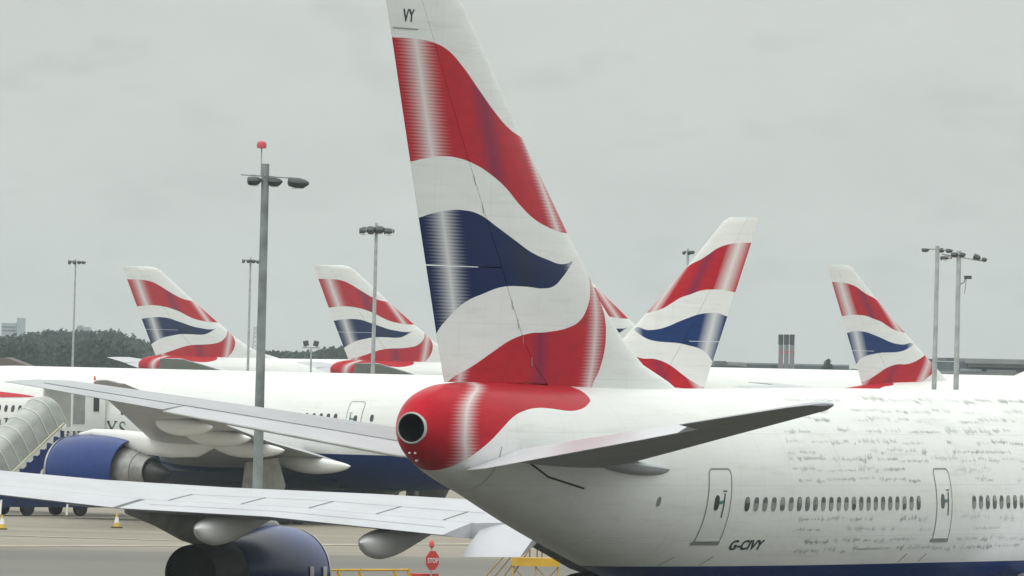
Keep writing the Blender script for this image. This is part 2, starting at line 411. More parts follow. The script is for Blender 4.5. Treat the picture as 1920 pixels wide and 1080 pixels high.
# fuselage of the four-engined type: x forward of the tail end, z up
FX=[0,.35,.9,2,4,7,10,13,15.25,17,19.6,23,28,32,36,40.5,43,45,48,51,56,59,61.5,64,66,67.5,68.3,68.6]
FT=[8.12,8.45,8.68,8.86,8.92,8.9,8.86,8.83,8.82,8.82,8.83,8.86,8.9,8.9,8.9,8.92,9.15,9.48,9.95,10.1,10.1,10.0,9.6,8.7,7.6,6.5,5.7,5.0]
FB=[7.25,6.95,6.70,6.33,5.85,5.08,4.38,3.75,3.3,3.0,2.7,2.38,2.25,2.2,2.2,2.2,2.2,2.2,2.2,2.2,2.2,2.25,2.4,2.75,3.2,3.7,4.2,4.8]
FH=[.40,.62,.82,1.03,1.28,1.58,1.88,2.2,2.42,2.6,2.82,2.98,3.1,3.18,3.25,3.25,3.25,3.25,3.25,3.25,3.2,3.1,2.85,2.4,1.8,1.2,.6,.1]
FZ=[7.69,7.68,7.66,7.6,7.4,7.0,6.7,6.4,6.2,6.05,5.9,5.7,5.6,5.55,5.55,5.55,5.55,5.55,5.55,5.55,5.55,5.5,5.4,5.2,5.0,4.9,4.9,4.9]
JUMBO = Body(FX, FT, FB, FH, FZ)
FT2 = [min(t, 8.9) for t in FT]
JET = Body(FX, FT2, FB, FH, FZ)
TX=[0,.3,1,3,6,10,15,20,25,30,55,58,60.5,62,63,63.5,63.7]
TT=[6.8,7.05,7.4,7.85,8.2,8.4,8.5,8.54,8.54,8.54,8.54,8.4,7.8,7.0,6.2,5.5,5.0]
TB=[6.2,5.9,5.6,5.2,4.75,4.1,3.3,2.65,2.38,2.34,2.34,2.5,2.9,3.3,3.8,4.3,4.8]
TH=[.1,.35,.7,1.1,1.6,2.15,2.65,2.95,3.08,3.1,3.1,2.9,2.3,1.7,1.15,.65,.1]
TZ=[6.5,6.5,6.5,6.5,6.4,6.2,5.9,5.6,5.44,5.44,5.44,5.4,5.2,5.0,4.9,4.9,4.9]
TWIN = Body(TX, TT, TB, TH, TZ)
# fins: (z, xLE, xTE, 0, 0, t)
FIN747 = [(8.7,17.6,2.08,0,0,.045),(9.0,16.7,1.93,0,0,.05),(9.45,14.9,1.74,0,0,.06),(10.1,13.5,1.45,0,0,.07),(11.2,11.75,1.0,0,0,.085),(12.0,10.82,.66,0,0,.09),(12.95,9.55,.26,0,0,.09),(15.48,6.42,-.78,0,0,.09),(18.0,3.5,-1.8,0,0,.095),(18.95,2.35,-2.2,0,0,.095),(19.25,1.7,-2.3,0,0,.08),(19.36,1.0,-2.32,0,0,.04)]
FIN777 = [(7.6,13.4,4.35,0,0,.07),(8.35,12.6,4.04,0,0,.08),(9.2,11.6,3.7,0,0,.09),(10.52,9.99,3.16,0,0,.1),(12.07,8.15,2.53,0,0,.1),(13.34,6.69,2.01,0,0,.1),(14.82,5.05,1.41,0,0,.1),(16.21,3.6,.85,0,0,.1),(16.85,2.95,.58,0,0,.09),(17.03,2.5,.52,0,0,.05)]
def fin_half(st, x, z):
    xl, xt, th = [itp(z, [q[0] for q in st], [q[j] for q in st]) for j in (1, 2, 5)]
    return naca((xl-x)/(xl-xt), th)*(xl-xt) + .006
def make_fin(ac, st, mat, hinge, split):
    f = build('fin', surf(st, 0, hinge, vert=True, n=14, sub=24), mat, ac)
    g = .0035
    z0, z1 = st[0][0], st[-2][0]
    build('rudder', surf(st, hinge+g, 1, vert=True, n=8, sub=12, span=(z0+.2, split-.015)), mat, f)
    build('rudder', surf(st, hinge+g, 1, vert=True, n=8, sub=12, span=(split+.015, z1)), mat, f)
    build('fin_tip', surf(st, hinge+g, 1, vert=True, n=8, sub=3, span=(z1+.01, st[-1][0])), MW, f)
    return f
def stab747(tip): return [(q[0]*1.04, q[1], q[2], q[3] + (tip-8.5)*max(0, q[0]-1.3)/9.8, q[4] + (tip-8.5)*max(0, q[0]-1.3)/9.8, q[5]) for q in [(.6,11.6,1.8,6.9,6.98,.075),(1.3,10.9,1.75,6.92,7.04,.07),(6.0,6.5,.7,7.72,7.74,.08),(10.4,2.3,-.62,8.44,8.40,.085),(10.9,1.3,-.72,8.49,8.46,.07),(11.1,.5,-.74,8.5,8.48,.04)]]
STAB747 = stab747(8.55)
def make_stab(ac, st, side, mat, emat=None, droop=R(8), flat=R(0), inner=(1.5, 7.3), hinge=.74):
    s_ = build('horizontal_stabilizer', side_mb(surf(st, 0, hinge, n=14, sub=14, up=.5), side), mat, ac)
    i0, i1 = inner; tip = st[-3][0]
    build('elevator', side_mb(surf(st, hinge+.004, 1, defl=droop, n=8, sub=8, up=.5, span=(i0, i1-.02)), side), emat or mat, s_)
    build('elevator', side_mb(surf(st, hinge+.004, 1, defl=flat, n=8, sub=8, up=.5, span=(i1+.02, tip)), side), mat, s_)
    if side > 0 and emat:
        mb = MB(); X = [q[0] for q in st]; pts = []
        for i in range(30):
            s2 = lerp(i0, tip, i/29); xl, xt, zl, zt, th = [itp(s2, X, [q[j] for q in st]) for j in range(1, 6)]
            pts.append(Vector((xl-(xl-xt)*hinge, s2, zl+(zt-zl)*hinge + naca(hinge, th)*(xl-xt) + .02)))
        mb.ribbon(pts, Vector((0, 0, 1)), .10); build('hinge_gap', mb, MSEAM, s_)
        mb = MB(); pts = []
        for i in range(30):
            s2 = lerp(i0, i1, i/29); xl, xt, zl, zt, th = [itp(s2, X, [q[j] for q in st]) for j in range(1, 6)]
            pts.append(Vector((xt + .0, s2, zt - (1-hinge)*(xl-xt)*math.sin(droop) - .02)))
        mb.tube(pts, .035, 6); build('trailing_edge', mb, MPLATE, s_)
    build('stabilizer_tip', side_mb(surf(st, hinge+.004, 1, n=8, sub=4, up=.5, span=(tip+.01, st[-1][0])), side), mat, s_)
    return s_

# ================================================================== setting
k = NT('apron_surface'); o = k.obj(); sp = k.n('ShaderNodeSeparateXYZ'); k.t.links.new(o, sp.inputs[0])
n1 = k.noise(.05, 6, k.mapped((.4, 1, 1), o)); n2 = k.noise(1.2, 6, o); n3 = k.noise(.3, 5, k.mapped((.05, 1, 1), o))
asph = k.mix(k.rng(n1, .3, .7, 0, 1), (.150, .143, .126), (.19, .182, .160))
conc = k.mix(k.rng(n3, .3, .7, 0, 1), (.235, .215, .175), (.33, .295, .235))
edge = k.math('ADD', sp.outputs[1], k.math('MULTIPLY', k.math('SUBTRACT', n3, .5), 14))
far = k.rng(edge, 486, 494, 0, 1)
dark = k.rng(sp.outputs[1], 400, 425, 1, 0)  # near apron, out of view, darkened so less light bounces onto the undersides
c = k.mix(far, asph, conc)
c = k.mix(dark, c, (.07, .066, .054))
c = k.mix(k.rng(sp.outputs[1], 700, 800, 0, .8), c, (.10, .115, .085))
c = k.mix(k.rng(n2, .35, .8, 0, .3), c, (.12, .12, .11))
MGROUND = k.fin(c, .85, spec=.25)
mb = MB(); ys = [-1500, -600, -200] + list(range(-60, 1000, 12)) + [1100, 1400, 2000, 3000, 4500, 6000]
mb.grid([[(x, y, gz(y)) for x in (-1500, -400, -120, -40, 0, 40, 120, 400, 1500)] for y in ys])
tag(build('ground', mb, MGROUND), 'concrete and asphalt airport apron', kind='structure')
# painted lines on the apron
ml = plain('line_paint', (.34, .31, .25), .7, var=.25, scale=.8)
for nm, (pa, ya, pb, yb), w in (('apron_line', (-20, 1004, 440, 1018), .5), ('apron_line', (-20, 1026, 900, 1022), .9)):
    a, b = foot_px(pa, ya), foot_px(pb, yb); mb = MB(); rows = []
    for i in range(31):
        p = a.lerp(b, i/30); z = gz(p.y); z2 = gz(p.y + w*3)
        rows.append([(p.x, p.y, z+.02), (p.x, p.y + w*3, z2+.02)])
    mb.grid(rows); tag(build(nm, mb, ml), kind='structure')
# grass verge beyond the aircraft
mb = MB(); g0 = foot(250, 735)
rows = [[(at(px, 700, y).x, y, gz(y)+.03) for px in range(180, 480, 12)] for y in (735, 742, 750, 758)]
mb.grid(rows); tag(build('grass_verge', mb, plain('grass', (.11, .15, .045), .9, var=.4, scale=.4)), kind='structure')

# hills with far woodland
def ridge(name, Y, pts, base, mat, depth, jit):
    mb = MB(); top = []; px = pts[0][0]
    while px <= pts[-1][0]:
        y = smooth_itp(px, [q[0] for q in pts], [q[1] for q in pts]) + rnd.uniform(-jit, jit); top.append(at(px, y, Y)); px += 5
    rows = [[(p.x, Y - depth, base) for p in top], [(p.x, Y - depth*.45, base + (p.z-base)*.75) for p in top], [tuple(p) for p in top], [(p.x, Y + depth, base) for p in top]]
    mb.grid(rows); return tag(build(name, mb, mat), kind='structure')
k = NT('wooded_slope'); n = k.noise(.03, 8, k.obj(), .7)
MHILL = k.fin(k.mix(k.rng(n, .3, .7, 0, 1), (.028, .045, .038), (.055, .075, .05)), .95, spec=.1, bump=(n, 1, 4))
ridge('wooded_hill', 3600, [(-300,640),(-60,630),(20,634),(60,632),(110,628),(170,626),(215,630),(250,640),(300,652),(420,660),(520,659),(700,660),(1000,672),(1500,690),(2200,700)], -5, MHILL, 260, 1.0)
def leaf_mat(name, a, b):
    k = NT(name); n = k.noise(.25, 5, k.obj(), .6); q = k.n('ShaderNodeObjectInfo')
    return k.fin(k.mix(k.rng(n, .3, .7, 0, 1), a, b), .85, spec=.15)
MLEAF = leaf_mat('far_leaves', (.024, .042, .038), (.046, .066, .05))
def clump(mb, c, r, h, n, size):
    for _ in range(n):
        a = rnd.uniform(0, 6.283); u = rnd.uniform(-1, 1); q = rnd.uniform(.55, 1.05)*(1 + .3*math.sin(3*a + c[0]))
        s_ = math.sqrt(1-u*u); p = Vector((c[0] + r*q*s_*math.cos(a), c[1] + r*q*s_*math.sin(a), c[2] + h*q*u))
        d = Vector((rnd.gauss(0, 1), rnd.gauss(0, 1), rnd.gauss(0, 1))).normalized(); e = d.orthogonal().normalized(); g = d.cross(e); z = size*rnd.uniform(.6, 1.4)
        mb.add([p - e*z - g*z*.6, p + e*z - g*z*.5, p + e*z*.8 + g*z*.7, p - e*z*.7 + g*z*.6], [(0, 1, 2, 3)])
mb = MB()
prof = [(-80,632),(0,632),(25,633),(55,628),(80,627),(112,622),(140,624),(175,621),(190,626),(205,622),(225,628),(240,634),(262,640),(290,648),(330,650)]
px = -80
while px < 335:
    Y = rnd.uniform(2500, 2750); yt = smooth_itp(px, [q[0] for q in prof], [q[1] for q in prof]) + rnd.uniform(-1, 4)
    p = at(px, yt, Y); H = rnd.uniform(5, 8); rr = rnd.uniform(2.2, 4)
    for q in range(3): clump(mb, (p.x + rnd.uniform(-2.4, 2.4), Y + rnd.uniform(-3, 3), p.z - H*(.35 + .33*q)), rr*(.8 + .25*q), H*.36, 260, .42)
    px += rnd.uniform(2.5, 5)
px = 470
while px < 700:
    Y = rnd.uniform(2300, 2700); bump = 16*math.exp(-((px-632)/26)**2)
    p = at(px, 662 - bump*.75 + rnd.uniform(-2, 3) + (px-470)*.01, Y); H = rnd.uniform(2.5, 4)
    for q in range(2): clump(mb, (p.x + rnd.uniform(-1.5, 1.5), Y, p.z - H*(.4 + .5*q)), rnd.uniform(1.8, 3), H*.45, 200, .4)
    px += rnd.uniform(5, 9)
for layer in range(40):                                  # nearer and greener, lower on the slope
    px = rnd.uniform(-40, 230); Y = rnd.uniform(1750, 2100); p = at(px, rnd.uniform(655, 684) - max(0, px-180)*.0, Y)
    clump(mb, (p.x, Y, p.z), rnd.uniform(2.5, 4.5), rnd.uniform(1.4, 2.4), 300, .36)
tag(build('distant_woodland', mb, MLEAF, smooth=False), 'dark wooded ridge beyond the parked aircraft', kind='stuff')

# ================================================================== the jumbo in front
A = R(24.2); Z0 = 270.0
p = at(772, 802, Z0)
FG = empty('airliner', (p.x, Z0, 0), R(90) - A, 'white airliner in front with handwriting over its side, its tall fin cut off on top', 'airliner', 'parked airliners')
fus = build('fuselage', JUMBO.mesh(.3, 96, True), M747FUS, FG)
mb = MB(); mb.lathe([(.05, .43), (-.015, .41), (-.03, .385), (.0, .368)], (-.02, 0, 7.69), 'x', 36)
mb.v = [(a, b, c + 0) for a, b, c in mb.v]
build('exhaust_ring', mb, MPLATE, FG)
mb = MB(); mb.lathe([(-.01, .372), (.5, .365), (1.2, .34), (1.21, .01)], (-.02, 0, 7.69), 'x', 32); build('exhaust_opening', mb, MBLACK, FG)
make_fin(FG, FIN747, M747FIN, .60, 11.95)
for sd in (1, -1):
    make_stab(FG, stab747(8.68) if sd > 0 else STAB747, sd, MSTAB, MELEV if sd < 0 else MGREY, droop=R(1.5) if sd > 0 else R(9), inner=(.75, 7.4))
    build('root_fairing', side_mb(canoe((10.4, 1.85, 6.74), 5.2, .26, .40, R(-3)), sd), MSTAB, FG)
def jumbo_wing(ac, sd):
    st = [(2.6,50.5,33.0,3.7,3.9,.12),(6,47.0,33.0,4.1,4.25,.11),(10.75,42.4,32.4,4.45,4.5,.105),(12.8,40.6,30.4,4.62,4.34,.105),(17.1,36.8,27.2,4.9,4.80,.095),(20.6,33.6,24.5,5.08,4.97,.09),(23.5,31.0,22.6,5.28,5.30,.085),(31.4,23.8,17.4,6.2,6.2,.07)]
    if sd < 0: st = [(a_, b_, c_, d_ - k_, e_ - k_, f_) for (a_, b_, c_, d_, e_, f_), k_ in zip(st, (.9, .85, .5, .2, 0, 0, 0, 0))]
    hg = .80
    w = build('wing', side_mb(surf(st, 0, hg, n=18, sub=20), sd), MGREY, ac)
    build('flap', side_mb(surf(st, hg+.003, 1, defl=R(2), n=8, sub=6, span=(3.2, 10.6)), sd), MGREY, w)
    build('inboard_aileron', side_mb(surf([(10.8,33.15,31.2,4.6,3.75,.13),(12.72,33.1,31.3,4.63,3.70,.13)], n=10, sub=3), sd), MGREY, w)
    build('flap', side_mb(surf(st, hg+.003, 1, n=8, sub=8, span=(12.9, 20.6)), sd), MGREY, w)
    build('aileron', side_mb(surf(st, hg+.003, 1, n=8, sub=8, span=(20.75, 29.5)), sd), MGREY, w)
    build('wing_tip', side_mb(surf(st, hg+.003, 1, n=8, sub=3, span=(29.6, 31.4)), sd), MGREY, w)
    # spoiler seams on the upper skin
    mb = MB()
    def top(s_, c):
        X = [q[0] for q in st]; xl, xt, zl, zt, th = [itp(s_, X, [q[j] for q in st]) for j in range(1, 6)]
        return Vector((xl - (xl-xt)*c, s_, zl + (zt-zl)*c + 1.24*(naca(c, th)*(xl-xt)+.006) + .012))
    for s_ in (13.6, 15.2, 16.8, 18.4, 20.1): mb.ribbon([top(s_, .62), top(s_, .7), top(s_, .795)], Vector((0, 0, 1)), .05)
    for c_ in (.62, .90): mb.ribbon([top(13.2 + .35*i, c_) for i in range(21)], Vector((0, 0, 1)), .035)
    build('spoiler_seams', side_mb(mb, sd), MSEAM, w)
    for yy, xe, zz in ((18.8, 28.4, 4.62), (14.9, 31.4, 4.3)):
        build('flap_fairing', side_mb(canoe((xe+.6, yy, zz), 6.2, .60, .40, R(4), 2.2), sd), MW, w)
    for (ex, ey, ez) in ((30.0, 20.9, 3.0), (37.5, 11.7, 2.35)):
        e = bpy.data.objects.new('engine', None)
        mb = MB(); mb.lathe([(6.7,1.0),(7.05,1.13),(7.1,1.2),(7.0,1.27),(6.6,1.34),(5.6,1.41),(4.6,1.40),(3.6,1.31),(2.6,1.19),(1.75,1.075)], (ex, sd*ey, ez), 'x', 56)
        e = build('engine', mb, MBLUE, ac)
        mb = MB(); mb.lathe([(6.72,1.0),(7.06,1.12),(7.12,1.2),(7.02,1.285),(6.86,1.31)], (ex, sd*ey, ez), 'x', 56); build('engine_lip', mb, MALU, e)
        mb = MB(); mb.lathe([(1.75,1.07),(1.2,.995),(.3,.88),(0,.85),(0.02,.82),(.5,.84)], (ex, sd*ey, ez), 'x', 48); build('nozzle', mb, MNOZ, e)
        mb = MB(); mb.lathe([(.35,.83),(.36,.01)], (ex, sd*ey, ez), 'x', 40); build('nozzle_opening', mb, MBLACK, e)
        mb = MB(); mb.lathe([(6.4,1.02),(6.41,.3),(6.9,.02)], (ex, sd*ey, ez), 'x', 40); build('fan', mb, MNOZ, e)
        xl = itp(ey, [q[0] for q in st], [q[1] for q in st]); zl = itp(ey, [q[0] for q in st], [q[3] for q in st])
        zw = zl - .28
        pts = [(-4.4, zw+.15, zw-.02, .2), (-2.4, zw+.18, ez+1.42, .6), (-.6, zw+.1, ez+.98, .8), (.6, zw+.12, ez+.8, .95), (2.5, zw+.12, ez+.9, 1), (4.2, zw+.0, ez+1.1, 1), (5.0, ez+1.75, ez+1.2, .8), (5.8, ez+1.5, ez+1.25, .4)]
        mb = hull_fairing([(ex+a, b, c_, d) for a, b, c_, d in pts], .27); build('pylon', shift(mb, sd*ey), MPLATE, e)
        if sd > 0:                                        # two pale badge plates on the cowl's side
            for u in (5.35, 6.35):
                mb = MB(); rows = []
                for i in range(7):
                    a = R(-150 - 0) if 0 else R(180 - 8 + i*5.5); rr = 1.44 if u < 6 else 1.405
                    rows.append([(ex+u-.14, ey + rr*math.cos(a), ez + rr*math.sin(a)), (ex+u+.14, ey + (rr-.012*(1 if u > 6 else 0))*math.cos(a), ez + rr*math.sin(a))])
                mb.grid(rows); build('badge', mb, MSTEELW, e)
    return w
for sd in (1, -1): jumbo_wing(FG, sd)
mb = MB(); rows = []
for i in range(25):
    t = i/24; x = 53 - 27*t; r = math.sin(math.pi*t)**.4 if 0 < t < 1 else .05
    rows.append([(x, 3.5*r*math.cos(a), 2.9 + 1.1*r*math.sin(a)) for a in [2*math.pi*j/24 for j in range(24)]])
mb.grid(rows, True, True); build('belly_fairing', mb, plain('belly_navy', (.012, .02, .05), .35), FG)
gear(FG, 36.5, 5.2, 3.4); gear(FG, 36.5, -5.2, 3.4); gear(FG, 33.5, 1.9, 3); gear(FG, 33.5, -1.9, 3); gear(FG, 60.5, 0, 3, pairs=1, track=.9)
# cabin windows, doors and the writing on the right side
def oval(bd, x, z, w, h, side, off=.012, n=20):
    mb = MB(); pts = []
    for i in range(n):
        a = 2*math.pi*i/n; cx = abs(math.cos(a))**.75*(1 if math.cos(a) > 0 else -1); cz = abs(math.sin(a))**.75*(1 if math.sin(a) > 0 else -1)
        pts.append(bd.y(x + w/2*cx, z + h/2*cz, off, side))
    mb.add([bd.y(x, z, off, side)] + pts, [(0, 1+i, 1+(i+1) % n) for i in range(n)]); return mb
XW = 35.35
winx = [XW - i*.508 for i in range(8)] + [XW - (15+i)*.508 for i in range(23)]
for i, x in enumerate(winx):
    z = 5.70
    w_ = build('window', oval(JUMBO, x, z, .275, .395, -1), MGLASS if rnd.random() < .35 else MSHADE, FG)
    build('window_blind', oval(JUMBO, x, z + (.1 if rnd.random() < .7 else -.09), .23, .15, -1, .018, 14), MSHADE if w_.data.materials[0] == MGLASS else MGLASS, w_)
def door(bd, ac, x, side, w=1.12, z0=4.66, z1=6.66, zw=5.72, mat=MW):
    def rr(m, e=0):
        a, b, c_, d = x - w/2 + m, x + w/2 - m, z0 + m, z1 - m; r = .17; q = []
        for (cx, cz, s0) in ((b-r, d-r, 0), (a+r, d-r, 90), (a+.05, c_+.05, 180), (b-.05, c_+.05, 270)):
            r2 = r if s0 < 180 else .05
            q += [(cx + r2*math.cos(R(s0+t)), cz + r2*math.sin(R(s0+t))) for t in range(0, 91, 15)]
        return q
    mb = MB(); nx, nz_ = 5, 12
    rows = [[bd.y(lerp(x-w/2+.02, x+w/2-.02, i/nx), lerp(z0+.02, z1-.02, j/nz_), .006, side) for i in range(nx+1)] for j in range(nz_+1)]
    mb.grid(rows); d = build('door', mb, mat, ac)
    mb = MB(); q = rr(0); q.append(q[0]); bd.line(mb, q, .045, .012, side); build('door_seam', mb, MSEAM, d)
    mb = MB(); bd.line(mb, [(x-w/2-.12, z0-.03), (x+w/2+.02, z0-.03)], .10, .02, side); build('door_sill', mb, MSEAM, d)
    build('window', oval(bd, x-.12, zw+.02, .27, .42, side, .014), MGLASS, d)
    mb = MB(); bd.line(mb, [(x+.26, zw-.38), (x+.28, zw+.28)], .06, .02, side); bd.line(mb, [(x+.16, zw+.34), (x+.38, zw+.34)], .035, .02, side); build('handle', mb, MINK, d)
    mb = MB(); bd.line(mb, [(x+.02, zw+.02), (x+.24, zw+.05)], .09, .019, side); build('arrow_mark', mb, plain('green_mark', (.05, .22, .17), .5), d)
    return d
door(JUMBO, FG, 14.98, -1, 1.27); door(JUMBO, FG, 29.6, -1, 1.1)
def text_mesh(txt, size, shear=0):
    c = bpy.data.curves.new('t', 'FONT'); c.body = txt; c.size = size; c.shear = shear; c.resolution_u = 3
    o = bpy.data.objects.new('t', c); COL.objects.link(o); bpy.context.view_layer.update()
    me = bpy.data.meshes.new_from_object(o.evaluated_get(bpy.context.evaluated_depsgraph_get()))
    mb = MB(); mb.add([v.co[:] for v in me.vertices], [tuple(q.vertices) for q in me.polygons])
    bpy.data.objects.remove(o); bpy.data.curves.remove(c); bpy.data.meshes.remove(me); return mb
def fatten(mb, d):                       # bold: four shifted copies, a hair apart in depth so that no faces coincide
    q = MB()
    for i, (a, b) in enumerate(((0, 0), (d, 0), (0, d), (d, d))): q.add([(x+a, y+b, .0012*i) for x, y, z in mb.v], mb.f)
    return q
mb = fatten(text_mesh('G-CIVY', .37, .12), .02); w0 = max(v[0] for v in mb.v); sc = 1.82/w0
mb.v = [tuple(JUMBO.y(16.22 + x*sc, 4.44 + y, .012 + z, -1)) for x, y, z in mb.v]; build('registration', mb, MINK, FG)
for tx, x0, z0, sc_ in (('VY', -1.26, 18.24, .9),):
    mb = fatten(text_mesh(tx, .47), .012); w0 = max(v[0] for v in mb.v); mb.v = [(x0 + x*.58/w0, -fin_half(FIN747, x0 + x*.58/w0, z0+y) - .012 - z, z0 + y) for x, y, z in mb.v]
    build('fin_letters', mb, MINK, FG)
mb = MB(); mb.ribbon([(x, -fin_half(FIN747, x, 18.06) - .012, 18.06) for x in [-1.74 + .1*i for i in range(14)]], Vector((0, 1, 0)), .03)
build('fin_underline', mb, MSEAM, FG)
# grime lines down the rudder hinge
mb = MB()
for zz0 in (14.35, 13.6, 11.1, 10.6, 10.2, 9.6):
    xh = itp(zz0, [q[0] for q in FIN747], [q[1] + .60*(q[2]-q[1]) for q in FIN747])
    pts = [(xh + rnd.uniform(-.02, .02) + .05*i, zz0 - .12*i) for i in range(3)]
    mb.ribbon([(x, -fin_half(FIN747, x, z) - .012, z) for x, z in pts], Vector((0, 1, 0)), .035)
build('hinge_grime', mb, plain('grime', (.34, .35, .33), .7), FG)
# handwriting all over the side: rows of pen scrawl
mb = MB()
def scrawl(x, z, L, h, w, seed):
    r = random.Random(seed); t = 0; sl = r.uniform(.1, .4); pts = []
    while t < L:
        lw = h*r.uniform(.35, .75); up = h*r.choice((.5, .55, .6, .6, 1.0, 1.15)); dn = h*r.choice((0, 0, 0, .05, -.4)); k_ = r.random()
        prof_ = [(0, 0), (.25, .7), (.5, 1), (.62, .5), (.7, 0), (1, .1)] if k_ < .5 else [(0, .1), (.3, .9), (.1, .5), (.5, 0), (.8, .6), (1, .2)] if k_ < .8 else [(0, .4), (.4, .5), (.7, .35), (1, .4)]
        for u, v in prof_:
            zz = dn*(1-v) + up*v + r.uniform(-.06, .06)*h; pts.append((x + t + u*lw + sl*zz, z + zz))
        t += lw
        if r.random() < .16:
            if len(pts) > 2: JUMBO.line(mb, pts, w, .012, -1, 9)
            pts = []; t += h*r.uniform(.5, 1.4)
    if len(pts) > 2: JUMBO.line(mb, pts, w, .012, -1, 9)
zr = 8.55; row = 0
while zr > 4.25:
    x = 17.2 + (4.2 if zr > 7.7 else 1.9 if zr > 6.0 else 2.4 if zr < 5.4 else 1.9) + rnd.uniform(0, .8)
    skipw = 5.3 < zr < 6.08
    while x < 50 and not skipw:
        L = rnd.choice((.3, .5, .8, 1.1, 1.5, 1.9)); h = rnd.uniform(.07, .16); w = rnd.choice((.007, .009, .010, .012, .012, .018))
        if not (28.9 < x + L and x < 30.4 and 4.6 < zr < 6.75) and rnd.random() < .88:
            scrawl(x, zr + rnd.uniform(-.05, .05), L, h, w, rnd.random())
        x += L + rnd.uniform(.08, .4) + (1.6 if rnd.random() < .1 else 0)
    zr -= rnd.uniform(.24, .31); row += 1
JUMBO.line(mb, [(24.0, 4.42), (26.1, 4.44)], .04, .012, -1)
tag(build('handwriting', mb, MPEN, FG, smooth=False), kind='stuff')
# seams and small fittings on the rear fuselage
mb = MB()
JUMBO.line(mb, [(3.9, 7.05), (4.68, 6.81), (5.79, 6.44), (7.75, 6.13)], .055, .012, -1); build('tail_skid_strip', mb, MDARK, FG)
mb = MB(); rr = [JUMBO.ring(3.15, 72)[i] for i in range(38, 72)] ; rr += [JUMBO.ring(3.15, 72)[i] for i in range(0, 16)]
mb.ribbon([Vector(q)*1 + Vector((0, q[1]*.006, (q[2]-7.5)*.006)) for q in rr], [Vector((0, q[1], q[2]-7.5)).normalized() for q in rr], .03)
build('panel_seam', mb, MSEAM, FG)
build('outflow_vent', oval(JUMBO, 11.74, 5.78, .2, .26, -1), MSEAM, FG)
mb = MB()
for xx in (13.6, 15.4, 27.2, 28.6): JUMBO.line(mb, [(xx, 4.02), (xx+.35, 4.26)], .03, .012, -1)
build('drain_mark', mb, MSEAM, FG)
for (zz_, yy) in ((7.06, .14), (7.06, -.02), (6.86, .05)):
    mb = MB(); t, b, h, c_ = JUMBO.par(.3); mb.tube([(.6, yy, zz_), (.18 if zz_ > 7 else .42, yy, zz_-.02)], .028, 8); build('tail_light', mb, MLENS, FG)

